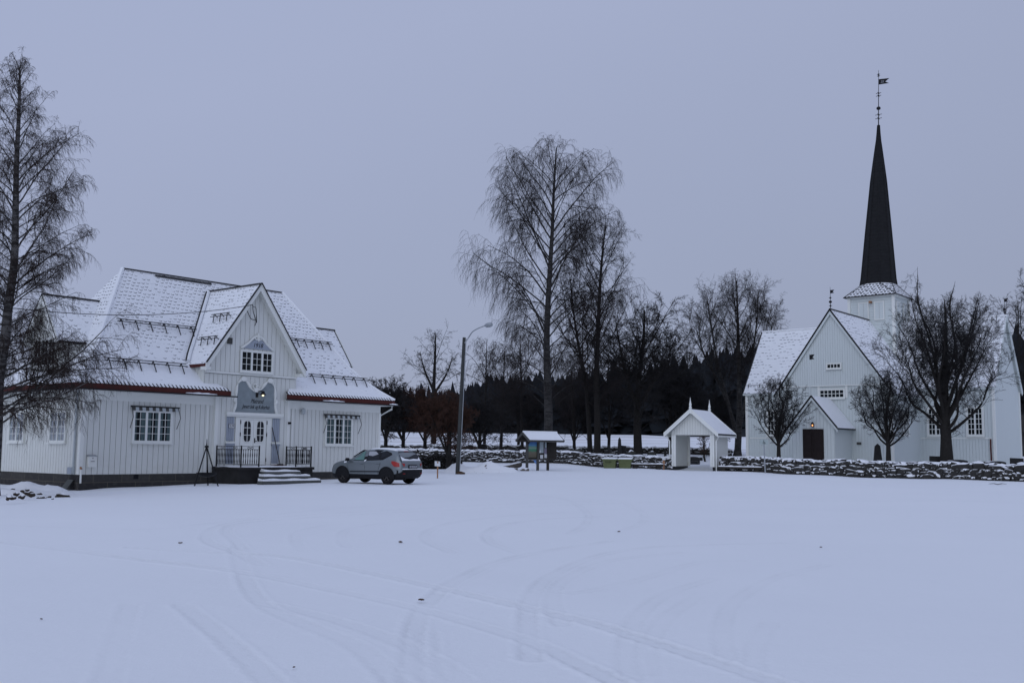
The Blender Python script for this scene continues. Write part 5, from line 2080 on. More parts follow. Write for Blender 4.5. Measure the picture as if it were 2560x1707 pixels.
def misc():
    # disabled parking sign
    a = at(1840 + 205 / 2.8, 680 + 1385 / 2.8, 72.6)
    top = at(1840 + 195 / 2.8, 680 + 1205 / 2.8, 72.6)
    t = thing('parking_sign', 'pale sign with wheelchair symbol on a thin leaning grey post', 'sign', (a[0], a[1], gz(a[0], a[1])))
    o = np.array([a[0], a[1], gz(a[0], a[1])])
    m = MB()
    m.tube([(0, 0, -.1), top - o], .045, 'grey_metal', 7)
    m.build('post', t)
    c = top - o
    m = MB()
    m.box(c[0] - .29, c[0] + .27, c[1] - .075, c[1] - .05, c[2] - .02, c[2] + .32, 'sign_grey')
    pl = m.build('plate', t)
    m = MB()
    y = c[1] - .085
    cx, cz = c[0] - .01, c[2] + .14
    m.tube([(cx + .07 * math.cos(q), y, cz - .03 + .07 * math.sin(q)) for q in np.linspace(math.radians(150), math.radians(370), 10)], .014, 'ink', 5)
    m.tube([(cx - .02, y, cz + .10), (cx - .01, y, cz + .0), (cx + .05, y, cz + .0), (cx + .09, y, cz - .09)], .016, 'ink', 5)
    m.lathe([(.005, -.025), (.025, 0), (.005, .025)], (cx - .02, y, cz + .13), 'ink', 7)
    m.build('wheelchair_symbol', pl)
    # small notice on an orange stake
    a = at(1040 + 487 / 9.046, 1100 + 785 / 9.046, 57.5)
    t = thing('notice_sign', 'white sheet sign on a short orange wooden stake beside the car', 'sign', (a[0], a[1], gz(a[0], a[1])))
    m = MB()
    m.box(-.035, .035, -.03, .03, -.1, .92, 'wood_orange')
    m.build('stake', t)
    m = MB()
    m.hexa([(-.16, -.075, .68), (.15, -.075, .65), (.15, -.05, .65), (-.16, -.05, .68), (-.17, .0, .95), (.12, .0, .93), (.12, .02, .93), (-.17, .02, .95)], 'paper')
    m.build('sheet', t)
    # orange marker stake by the left bench
    a = at(1440 + 1228 / 5.6, 1000 + 957 / 5.6, 77)
    t = thing('marker_stake', 'orange marker stake with small white sign left of the lychgate', 'stake', (a[0], a[1], gz(a[0], a[1])))
    m = MB()
    m.box(-.05, .05, -.04, .04, -.1, .80, 'wood_orange')
    m.box(-.09, .09, -.05, .05, .45, .62, 'wood_orange')
    m.build('stake', t)
    m = MB()
    m.box(-.12, .12, -.06, -.042, .72, .95, 'paper')
    m.build('sheet', t)
    # street lamp
    a = at(1143.3, 1184, 62)
    top = at(1160.5, 843.5, 62)
    o = np.array([a[0], a[1], gz(a[0], a[1])])
    t = thing('street_lamp', 'tall slightly leaning wooden lamp post with a long arm and grey lamp head', 'street lamp', o)
    tp = top - o
    m = MB()
    m.tube([(0, 0, -.2), tp * .5, tp], [.125, .11, .095], 'pole_wood', 12)
    m.build('pole', t)
    m = MB()
    m.tube([tp * .99 + (0.13, -.13, 0), tp * .5 + (.14, -.14, 0), (.15, -.15, .2)], .022, 'grey_metal', 5)
    m.build('conduit', t)
    hd = at(1140 + 1400 / 15.68, 800 + 175 / 15.68, 60.6) - o
    h0 = at(1140 + 1150 / 15.68, 800 + 215 / 15.68, 60.9) - o
    m = MB()
    m.tube(catmull([tp + (.05, -.12, -.35), tp + (.28, -.15, .0), at(1140 + 640 / 15.68, 800 + 470 / 15.68, 61.4) - o, at(1140 + 860 / 15.68, 800 + 330 / 15.68, 61.1) - o, h0], 6), .035, 'grey_metal', 7)
    m.build('lamp_arm', t)
    m = MB()
    m.tube([h0 - (hd - h0) * .1, h0 + (hd - h0) * .2, h0 + (hd - h0) * .75, hd], [.05, .13, .15, .11], 'grey_metal', 8)
    m.build('lamp_head', t)
    m = MB()
    rock(m, (0, 0, .03), .30, .28, .16, 0, 5, 'leaf', 1)
    q = m.build('grass_tuft')
    q.location = (o[0] + .18, o[1] - .05, o[2])
    tag(q, 'tuft of withered grass at the foot of the lamp post', 'grass tuft')
    # log lying by the notice board
    a = at(1120 + 570 / 6.918, 1000 + 1243 / 6.918, 66.5)
    b = at(1120 + 1240 / 6.918, 1000 + 1150 / 6.918, 70.5)
    a[2], b[2] = gz(a[0], a[1]) + .13, gz(b[0], b[1]) + .40
    m = MB()
    pts = [a + (b - a) * k / 8 + np.array([0, 0, -.06 * math.sin(math.pi * k / 8)]) for k in range(9)]
    m.tube(pts, [.14, .15, .155, .15, .16, .17, .19, .21, .20], 'log', 9)
    q = m.build('fallen_log', None, False)
    tag(q, 'long snow-topped log lying left of the notice board', 'log')
    m = MB()
    c = at(1120 + 1085 / 6.918, 1000 + 1222 / 6.918, 69)
    rock(m, (c[0], c[1], gz(c[0], c[1]) + .08), .55, .18, .13, .5, 77, 'log', 1)
    q = m.build('timber_block')
    tag(q, 'short timber block under the raised end of the log', 'timber')
    # stones at the foot of the notice board
    c = at(1120 + 1330 / 6.918, 1000 + 1235 / 6.918, 69)
    m = MB()
    rock(m, (c[0], c[1], gz(c[0], c[1]) + .05), .28, .2, .16, .2, 78, 'bank', 2)
    q = m.build('snowy_stone')
    tag(q, 'snow-covered stone at the foot of the notice board', 'stone')


misc()


def bank(name, label, cx, cy, lx, ly, h, rz, seed, m='bank', kind=None):
    rnd = np.random.default_rng(seed)
    n = 44
    u = np.linspace(-1, 1, n)
    U, V = np.meshgrid(u, u)
    R = np.sqrt(U ** 2 + V ** 2)
    Hh = np.clip(1 - R ** 2, 0, 1) ** .75
    ns = np.zeros_like(U)
    for k in range(14):
        a, b, p = rnd.uniform(-9, 9), rnd.uniform(-9, 9), rnd.uniform(0, 6)
        ns += np.sin(U * a + V * b + p)
    ns2 = rnd.normal(0, 1, U.shape)
    Z = h * Hh * (1 + .13 * ns) + (.016 * ns2 * (Hh > .06))
    c, s = math.cos(rz), math.sin(rz)
    X = cx + c * U * lx - s * V * ly
    Y = cy + s * U * lx + c * V * ly
    Z = Z + ground_z(X.ravel(), Y.ravel()).reshape(X.shape) - .04
    mb = MB()
    mb.v = list(map(tuple, np.stack([X, Y, Z], -1).reshape(-1, 3)))
    for i in range(n - 1):
        for j in range(n - 1):
            if max(R[i, j], R[i + 1, j + 1]) < 1.06:
                mb.face((i * n + j, i * n + j + 1, (i + 1) * n + j + 1, (i + 1) * n + j), m)
    o = mb.build(name, None, True)
    tag(o, label, 'snow bank', kind=kind)
    return o


def banks():
    p = at(1120 + 300 / 6.918, 1000 + 1200 / 6.918, 65)
    bank('snow_bank', 'ploughed snow bank behind the lamp post', -1.9, 66.0, 2.5, 1.1, .50, .10, 4)
    p = at(60, 1228, 41)
    bank('snow_bank', 'snow bank full of dark earth clods at the lower left below the hall', p[0] - .5, 41.6, 2.5, 1.1, .34, -.25, 8)
    rnd = random.Random(5)
    f4 = lambda x, y: (x / 5.6, 980 + y / 5.6)
    spots = [(270, 1285, .20), (350, 1350, .16), (240, 1430, .12), (400, 1440, .15), (130, 1490, .14), (320, 1475, .12), (565, 1365, .12), (600, 1470, .14), (875, 1440, .26), (690, 1450, .09), (190, 1300, .08), (740, 1490, .06), (430, 1400, .09), (800, 1435, .08)]
    for i, (x, y, r) in enumerate(spots):
        q = on_plane(*f4(x, y), 0.02 if x > 500 else .16)
        m = MB()
        for kk in range(3):
            rock(m, (rnd.uniform(-.6, .6) * r * (kk > 0), rnd.uniform(-.4, .4) * r * (kk > 0), -.02 * kk), r * (1 - .3 * kk), r * .6, r * .42, rnd.uniform(0, 3), 300 + i * 5 + kk, 'earth', 2, 1.0)
        o = m.build('earth_clod')
        o.location = (q[0], q[1], gz(q[0], q[1]) + (0.03 if x > 500 else .20))
        lab = 'largest dark clod, lying right of the others in front of the hall foundation' if x == 875 else 'dark frozen earth clod scattered on the snow bank at the lower left'
        tag(o, lab, 'earth clod', 'earth clods on the left snow bank')
    # bits lying on the snow of the square
    bits = [((970, 1377), .042, 'small clump of dead leaves in the middle of the trodden snow', 1), ((920, 1245), .07, 'dead leaf on the snow beyond the tyre arcs left of centre', 0), ((1421, 1221), .05, 'dead leaf on the snow below the olive bins', 0),
            ((412, 1247), .05, 'dead leaf on the snow below the tripod', 0), ((1886, 1257), .04, 'dead leaf on the snow below the first churchyard tree', 0), ((95, 1422), .025, 'dead leaf on the snow near the lower left edge', 0), ((675, 1533), .02, 'dead leaf on the snow near the bottom edge', 0)]
    for i, (p, r, lab, big) in enumerate(bits):
        q = on_plane(*d2f(*p), .02)
        m = MB()
        for k in range(4 if big else 2):
            a = rnd.uniform(0, 6.28)
            rock(m, (r * .6 * math.cos(a) * (k > 0), r * .5 * math.sin(a) * (k > 0), .02), r * .6, r * .35, r * .22, a, 500 + i * 7 + k, 'leaf', 1)
        o = m.build('dead_leaf')
        o.location = (q[0], q[1], gz(q[0], q[1]) + .005)
        tag(o, lab, 'leaf')
    q = on_plane(*d2f(2292, 1113), .18)
    m = MB()
    for k in range(7):
        a = rnd.uniform(-.5, .5) + (math.pi if k % 2 else 0)
        L = rnd.uniform(.2, .55)
        m.tube([(0, 0, .03), (L * .5 * math.cos(a), L * .5 * math.sin(a), .07), (L * math.cos(a), L * math.sin(a), .05)], [.02, .014, .006], 'wood_dark', 5)
    o = m.build('dry_twig')
    o.location = (q[0], q[1], gz(q[0], q[1]))
    tag(o, 'small dry branch on the snow before the right end of the wall', 'twig')


banks()


# ------------------------------------------------------------------ car
def build_car():
    heading = math.atan2(.537, -.843)
    rl = np.array([-5.57, 47.6])           # contact of the rear left wheel
    h = np.array([math.cos(heading), math.sin(heading)])
    l = np.array([-h[1], h[0]])
    ctr = rl + h * 1.38 - l * .765
    t = thing('parked_car', 'silver grey hatchback car with snow on its roof parked before the hall', 'car', (ctr[0], ctr[1], .115), heading)
    # stations: x, half width, bottom z, top z, belt z
    ST = [(2.13, .58, .42, .66, .60), (2.10, .66, .30, .80, .66), (1.98, .76, .24, .90, .72), (1.75, .85, .22, .985, .80), (1.45, .885, .22, 1.045, .88), (1.10, .892, .22, 1.095, .94),
          (.80, .892, .22, 1.17, .98), (.50, .892, .22, 1.37, 1.00), (.20, .892, .22, 1.515, 1.01), (-.15, .892, .22, 1.59, 1.03), (-.60, .892, .22, 1.615, 1.05), (-1.05, .892, .22, 1.60, 1.08),
          (-1.45, .888, .22, 1.565, 1.11), (-1.72, .875, .24, 1.52, 1.13), (-1.88, .855, .26, 1.42, 1.12), (-2.00, .83, .30, 1.24, 1.09), (-2.10, .80, .32, 1.07, 1.03), (-2.17, .76, .38, .95, .90), (-2.19, .70, .46, .80, .76)]

    def section(x, w, zb, zt, bz):
        gh = max(0.0, (zt - bz - .08) / .5)
        wr = w - .25 * min(1, gh) - .02
        zs = min(bz, zt - .05)
        pts = [(0, zb), (w * .8, zb), (w * .96, zb + .10), (w * .99, zb + .22), (w, min(.66, zs - .04)), (w * .985, zs - .015), (w * .965, zs + .02)]
        pts += [(w * .965 + (wr - w * .965) * .55, zs + .02 + (zt - .07 - zs) * .58), (wr, zt - .055), (wr * .86, zt - .018), (wr * .5, zt - .004), (0, zt)]
        return pts
    secs = [section(*s) for s in ST]
    n = len(secs[0])
    body, low = MB(), MB()

    def loft(mb, j0, j1, mt):
        for sgn in (1, -1):
            for i in range(len(ST) - 1):
                for j in range(j0, j1):
                    q = [(ST[i][0], sgn * secs[i][j][0], secs[i][j][1]), (ST[i + 1][0], sgn * secs[i + 1][j][0], secs[i + 1][j][1]),
                         (ST[i + 1][0], sgn * secs[i + 1][j + 1][0], secs[i + 1][j + 1][1]), (ST[i][0], sgn * secs[i][j + 1][0], secs[i][j + 1][1])]
                    b = len(mb.v)
                    mb.v.extend(q)
                    mb.face((b, b + 1, b + 2, b + 3) if sgn < 0 else (b + 3, b + 2, b + 1, b), mt)
        for i in (0, len(ST) - 1):
            pl = [(ST[i][0], secs[i][j][0], secs[i][j][1]) for j in range(j0, j1 + 1)] + [(ST[i][0], -secs[i][j][0], secs[i][j][1]) for j in range(j1, j0 - 1, -1)]
            mb.poly(pl, mt)
    loft(body, 3, n - 1, 'paint')
    loft(low, 0, 3, 'black_plastic')

    def weld(o):
        import bmesh
        bm = bmesh.new()
        bm.from_mesh(o.data)
        bmesh.ops.remove_doubles(bm, verts=bm.verts, dist=.002)
        bmesh.ops.recalc_face_normals(bm, faces=bm.faces)
        bm.to_mesh(o.data)
        bm.free()
    bo = body.build('body', t, True)
    weld(bo)
    lo = low.build('lower_cladding', t, True)
    weld(lo)

    def side_y(x, z):
        xs = [s[0] for s in ST][::-1]
        out = []
        for s, sc in zip(ST, secs):
            zz = [p[1] for p in sc[1:]]
            yy = [p[0] for p in sc[1:]]
            out.append(np.interp(z, zz, yy))
        return float(np.interp(x, xs, out[::-1]))

    def patch(name, poly, mt, off=.012, parent=t, sides=(1, -1), nsub=3):
        """A panel lying on the car's side, given as an x,z outline."""
        mb = MB()
        for sgn in sides:
            P = []
            m_ = len(poly)
            for i in range(m_):
                a, b = np.array(poly[i]), np.array(poly[(i + 1) % m_])
                for k in range(nsub):
                    P.append(a + (b - a) * k / nsub)
            c = np.mean(P, axis=0)
            b0 = len(mb.v)
            mb.v.append((c[0], sgn * (side_y(*c) + off), c[1]))
            for p in P:
                mb.v.append((p[0], sgn * (side_y(*p) + off), p[1]))
            for i in range(len(P)):
                j = (i + 1) % len(P)
                f = (b0, b0 + 1 + i, b0 + 1 + j)
                mb.face(f if sgn < 0 else f[::-1], mt)
        return mb.build(name, parent)
    # glass
    patch('window_trim', [(1.02, 1.06), (.30, 1.47), (-.10, 1.535), (-.65, 1.555), (-1.15, 1.535), (-1.55, 1.42), (-1.62, 1.34), (-1.15, 1.10), (-.10, 1.055)], 'black_plastic', .006)
    patch('side_window', [(.86, 1.095), (.30, 1.42), (.02, 1.475), (-.02, 1.08)], 'car_glass_green', .014, sides=(1,))
    patch('side_window', [(.86, 1.095), (.30, 1.42), (.02, 1.475), (-.02, 1.08)], 'car_glass', .014, sides=(-1,))
    patch('side_window', [(-.20, 1.085), (-.17, 1.485), (-.68, 1.505), (-.88, 1.485), (-.92, 1.12)], 'car_glass', .014)
    patch('side_window', [(-1.00, 1.14), (-.97, 1.475), (-1.18, 1.47), (-1.50, 1.39), (-1.54, 1.35)], 'car_glass', .014)
    patch('snow_dust', [(-.22, 1.30), (-.19, 1.475), (-.60, 1.485), (-.80, 1.36), (-.5, 1.27)], 'plate_white', .018, sides=(1,))
    # rear screen on the slope
    def rear(name, pts, mt, off=.012, parent=t):
        mb = MB()
        tops = {s[0]: s[3] for s in ST}
        q = []
        for y, z in pts:
            zs = [ST[i][3] for i in range(12, len(ST))]
            xs = [ST[i][0] for i in range(12, len(ST))]
            x = float(np.interp(z, zs[::-1], xs[::-1]))
            x += .10 * max(0, abs(y) - .35) ** 1.5
            q.append((x - off, y, z + off * .4))
        mb.poly(q, mt)
        return mb.build(name, parent)
    rear('rear_window', [(-.60, 1.47), (.60, 1.47), (.68, 1.30), (.64, 1.12), (-.64, 1.12), (-.68, 1.30)], 'car_glass', .02)
    rear('rear_snow', [(-.64, 1.22), (-.5, 1.13), (-.2, 1.15), (.1, 1.12), (.45, 1.16), (.66, 1.26), (.68, 1.06), (-.68, 1.06)], 'snow', .03)
    rear('brake_light', [(-.16, 1.50), (.16, 1.50), (.16, 1.47), (-.16, 1.47)], 'tail_red', .03)
    # plate
    p = MB()
    p.box(-2.225, -2.20, -.30, .30, .70, .90, 'black_plastic')
    po = p.build('plate_recess', t)
    p = MB()
    p.box(-2.232, -2.226, -.26, .26, .75, .86, 'plate_white')
    pp = p.build('number_plate', po)
    text('lettering', 'BJ 17174', pp, (-2.235, 0, .805), .115, (math.pi / 2, 0, -math.pi / 2), 'ink', extr=.002)
    # tail lamps wrap round the corner
    for s in (1, -1):
        q = MB()
        prof_ = [(-1.66, .98, 1.06), (-1.80, .84, 1.05), (-1.93, .82, 1.02), (-2.05, .82, .99), (-2.13, .83, .965), (-2.17, .85, .945)]
        L_, R_ = [], []
        for x, z0, z1 in prof_:
            yy = side_y(x, .9) + .018
            if x < -2.08:
                yy = .74 if x > -2.15 else .58
                x -= .03
            L_.append((x, s * yy, z0 - .02))
            R_.append((x, s * (yy - .02), z1))
        for i in range(len(prof_) - 1):
            q.poly([L_[i], L_[i + 1], R_[i + 1], R_[i]], 'tail_red')
        q.poly([L_[0], R_[0], (prof_[0][0] - .02, s * (side_y(prof_[0][0], 1.0) - .1), 1.0)], 'tail_red')
        q.build('tail_light', t)
    # rear bumper
    bm_ = MB()
    arc = []
    for a in np.linspace(-1, 1, 13):
        y = .87 * a
        x = -2.20 + .30 * abs(a) ** 4
        arc.append((x, y))
    for (xa, ya), (xb, yb) in zip(arc[:-1], arc[1:]):
        bm_.poly([(xa - .05, ya, .36), (xb - .05, yb, .36), (xb - .07, yb, .64), (xa - .07, ya, .64)], 'black_plastic')
        bm_.poly([(xa - .07, ya, .64), (xb - .07, yb, .64), (xb + .10, yb * .97, .69), (xa + .10, ya * .97, .69)], 'black_plastic')
        bm_.poly([(xa - .05, ya, .36), (xb - .05, yb, .36), (xb + .10, yb, .27), (xa + .10, ya, .27)], 'black_plastic')
    bm_.build('bumper', t)
    for y in (.62, -.62):
        q = MB()
        q.box(-2.225, -2.17, y - .06, y + .06, .485, .51, 'tail_red')
        q.build('reflector', t)
    q = MB()
    for i in range(10):
        y0, y1 = -.72 + 1.44 * i / 10, -.72 + 1.44 * (i + 1) / 10
        q.hexa([(-2.24, y0, .685), (-2.24, y1, .685), (-2.12, y1, .70), (-2.12, y0, .70), (-2.23, y0, .71), (-2.23, y1, .71), (-2.13, y1, .735), (-2.13, y0, .735)], 'snow')
    q.build('bumper_snow', t)
    # wheels with arches
    for x in (1.25, -1.38):
        for s in (1, -1):
            q = MB()
            pr = [(.20, -.10), (.30, -.115), (.335, -.09), (.345, -.03), (.345, .03), (.335, .09), (.30, .115), (.20, .10)]
            k = 28
            b0 = 0
            for r_, y_ in pr:
                for i in range(k):
                    a = 2 * math.pi * i / k
                    q.v.append((x + r_ * math.cos(a), s * .765 + y_ * s, .345 + r_ * math.sin(a)))
            for i in range(len(pr) - 1):
                for j in range(k):
                    j2 = (j + 1) % k
                    q.face((i * k + j, i * k + j2, (i + 1) * k + j2, (i + 1) * k + j), 'tyre')
            wo_ = q.build('wheel', t, True)
            q = MB()
            yo = s * .845
            for i in range(5):
                a = 2 * math.pi * i / 5 + .3
                q.bar((x, yo, .345), (x + .20 * math.cos(a), yo, .345 + .20 * math.sin(a)), .05, .03, 'rim', (0, 1, 0))
            q.tube([(x + .205 * math.cos(a), yo, .345 + .205 * math.sin(a)) for a in np.linspace(0, 6.283, 25)], .022, 'rim', 5, False)
            q.tube([(x, yo - s * .03, .345), (x, yo + s * .02, .345)], .05, 'rim', 10)
            q.prism([(x + .19 * math.cos(a), s * .80, .345 + .19 * math.sin(a)) for a in np.linspace(0, 6.283, 21)[:-1]], (0, -s * .02, 0), 'black_plastic')
            q.build('rim', wo_)
            # arch: dark disc on the flank painting the well's shade, plastic lip over it
            q = MB()
            k = 20
            for i in range(k):
                a0, a1 = math.pi * (-.08 + 1.16 * i / k), math.pi * (-.08 + 1.16 * (i + 1) / k)
                pts = []
                for r_, a in ((.0, a0), (.425, a0), (.425, a1), (.0, a1)):
                    xx, zz = x + r_ * math.cos(a), .36 + r_ * math.sin(a)
                    pts.append((xx, s * (side_y(min(2.05, max(-2.1, xx)), max(.45, zz)) + (.004 if r_ < .1 else .014)), zz))
                if s > 0:
                    pts = pts[::-1]
                q.poly(pts[:3] if True else pts, 'black_plastic')
                q.poly([pts[0], pts[2], pts[3]], 'black_plastic')
                rr0, rr1 = .40, .45
                band = []
                for r_, a in ((rr0, a0), (rr1, a0), (rr1, a1), (rr0, a1)):
                    xx, zz = x + r_ * math.cos(a), .36 + r_ * math.sin(a)
                    band.append((xx, s * (side_y(min(2.05, max(-2.1, xx)), max(.45, zz)) + .028), zz))
                q.poly(band if s < 0 else band[::-1], 'black_plastic')
            q.build('wheel_arch', t)
    # door seams, rubbing strip, handles, mirror
    patch('rubbing_strip', [(.78, .52), (.78, .57), (-.98, .60), (-.98, .55)], 'black_plastic', .02, nsub=6)
    q = MB()
    for pts in ([(1.0, 1.05), (.92, .8), (.86, .42)], [(-.10, 1.05), (-.10, .75), (-.12, .42)], [(-1.02, 1.10), (-1.00, .9), (-.92, .70), (-.86, .42)]):
        for s in (1, -1):
            q.tube([(x, s * (side_y(x, z) + .002), z) for x, z in pts], .008, 'black_plastic', 4)
    q.build('door_seam', t)
    for x in (.06, -.86):
        for s in (1, -1):
            q = MB()
            q.tube([(x + .1, s * (side_y(x, .92) + .01), .925), (x + .06, s * (side_y(x, .92) + .04), .93), (x - .06, s * (side_y(x, .92) + .04), .935), (x - .1, s * (side_y(x, .92) + .01), .935)], .018, 'paint', 6)
            q.build('door_handle', t)
    for s in (1, -1):
        q = MB()
        rock(q, (.86, s * 1.0, 1.10), .09, .10, .08, 0, 9, 'black_plastic', 2)
        q.build('mirror', t, True)
    # snow on the roof and patches
    q = MB()
    xs = np.linspace(.05, -1.62, 16)
    ys = np.linspace(-.58, .58, 11)
    tz = lambda x: float(np.interp(x, [s[0] for s in ST][::-1], [s[3] for s in ST][::-1]))
    rnd = random.Random(2)
    G = [[(x + .06 * math.sin(y * 9), y, tz(x) - .05 * abs(y / .6) ** 4 + (.035 if 0 < i < 15 and 0 < j < 10 else -.01) + .01 * rnd.random()) for j, y in enumerate(ys)] for i, x in enumerate(xs)]
    for i in range(15):
        for j in range(10):
            q.poly([G[i][j], G[i][j + 1], G[i + 1][j + 1], G[i + 1][j]], 'snow')
    q.build('roof_snow', t)
    patch('snow_patch', [(1.18, 1.00), (1.02, 1.02), (1.0, .96), (1.14, .94)], 'snow', .02, sides=(1,))
    patch('snow_patch', [(-.05, 1.075), (-.16, 1.12), (-.17, 1.05), (-.07, 1.02)], 'snow', .02, sides=(1,))
    # windscreen
    q = MB()
    q.poly([(.80, -.70, 1.19), (.80, .70, 1.19), (.22, .60, 1.52), (.22, -.60, 1.52)], 'car_glass')
    q.v = [(x + .01, y, z + .025) for x, y, z in q.v]
    q.build('windscreen', t)
    q = MB()
    q.tube([(-.9, .2, .20), (-2.15, .45, .24)], .035, 'dark_metal', 6)
    q.build('exhaust', t)


build_car()


# ------------------------------------------------------------------ trees
def tube_mesh(batches):
    """batches: list of (P (m,n,3), R (m,n), sides) -> vertices, quads."""
    VV, QQ, off = [], [], 0
    for P, R, k in batches:
        m, n, _ = P.shape
        T = np.empty_like(P)
        T[:, 1:-1] = P[:, 2:] - P[:, :-2]
        T[:, 0] = P[:, 1] - P[:, 0]
        T[:, -1] = P[:, -1] - P[:, -2]
        T /= np.linalg.norm(T, axis=-1, keepdims=True) + 1e-9
        ref = np.zeros_like(T)
        vert = np.abs(T[..., 2:3]) > .9
        ref[..., 2:3] = ~vert
        ref[..., 0:1] = vert
        A = np.cross(T, ref)
        A /= np.linalg.norm(A, axis=-1, keepdims=True) + 1e-9
        B = np.cross(T, A)
        an = np.arange(k) * 2 * np.pi / k
        V = P[:, :, None, :] + R[:, :, None, None] * (np.cos(an)[None, None, :, None] * A[:, :, None, :] + np.sin(an)[None, None, :, None] * B[:, :, None, :])
        idx = np.arange(m * n * k).reshape(m, n, k) + off
        a, b = idx[:, :-1], idx[:, 1:]
        Q = np.stack([a, np.roll(a, -1, 2), np.roll(b, -1, 2), b], -1).reshape(-1, 4)
        VV.append(V.reshape(-1, 3))
        QQ.append(Q)
        off += m * n * k
    return np.concatenate(VV), np.concatenate(QQ)


def np_mesh(name, V, Q, mat, parent=None, smooth=True):
    me = bpy.data.meshes.new(name)
    me.vertices.add(len(V))
    me.vertices.foreach_set('co', V.astype(np.float32).ravel())
    nq, w = Q.shape
    me.loops.add(nq * w)
    me.loops.foreach_set('vertex_index', Q.ravel().astype(np.int32))
    me.polygons.add(nq)
    me.polygons.foreach_set('loop_start', np.arange(nq) * w)
    if smooth:
        me.polygons.foreach_set('use_smooth', np.ones(nq, bool))
    me.materials.append(M[mat])
    me.update(calc_edges=True)
    o = bpy.data.objects.new(name, me)
    COL.objects.link(o)
    if parent:
        o.parent = parent
    return o


def norm(v):
    return v / (np.linalg.norm(v, axis=-1, keepdims=True) + 1e-9)


def sample(P, t):
    m, n, _ = P.shape
    f = t * (n - 1)
    i = np.clip(np.floor(f).astype(int), 0, n - 2)
    w = (f - i)[:, None]
    r = np.arange(m)
    return P[r, i] * (1 - w) + P[r, i + 1] * w, norm(P[r, i + 1] - P[r, i])


def grow(P0, D, L, R0, npts, grav, wob, rng, rend=.35, up=None):
    """Integrate branches from P0 with directions D, lengths L; grav bends towards -z (or +z when negative)."""
    m = len(P0)
    P = np.zeros((m, npts, 3))
    P[:, 0] = P0
    d = D.copy()
    st = (L / (npts - 1))[:, None]
    for i in range(1, npts):
        d = norm(d + np.array([0, 0, -1.0]) * (grav if np.isscalar(grav) else grav[:, None]) + wob * rng.normal(size=(m, 3)))
        P[:, i] = P[:, i - 1] + d * st
    R = R0[:, None] * np.linspace(1, rend, npts)[None, :]
    return P, R


def spawn(P, R, per, t0, t1, amean, asd, lfac, npts, grav, wob, rng, rf=.6, rmin=.006, taper=.6, lmin=0.05, upb=0.0):
    m = len(P)
    idx = np.repeat(np.arange(m), per)
    pl = np.linalg.norm(np.diff(P, axis=1), axis=-1).sum(1)
    keep = rng.random(len(idx)) < np.clip(pl / (.9 * np.median(pl)), .12, 1)[idx]
    slot = np.tile(np.arange(per), m)[keep]
    idx = idx[keep]
    k = len(idx)
    t = t0 + (t1 - t0) * ((slot + rng.random(k)) / per)
    pos, tan = sample(P[idx], t)
    n = P.shape[1]
    fi = np.clip((t * (n - 1)).astype(int), 0, n - 1)
    rp = R[idx, fi]
    rv = rng.normal(size=(k, 3))
    perp = norm(rv - (rv * tan).sum(-1, keepdims=True) * tan)
    a = rng.normal(amean, asd, k)[:, None]
    D = norm(np.cos(a) * tan + np.sin(a) * perp + np.array([0, 0, upb]))
    plen = np.linalg.norm(np.diff(P, axis=1), axis=-1).sum(1)[idx]
    L = np.maximum(lmin, plen * lfac * (1 - taper * t) * rng.uniform(.55, 1.2, k))
    R0 = np.maximum(rmin, np.minimum(rp * .9, rp * rf))
    return grow(pos, D, L, R0, npts, grav, wob, rng, .4)


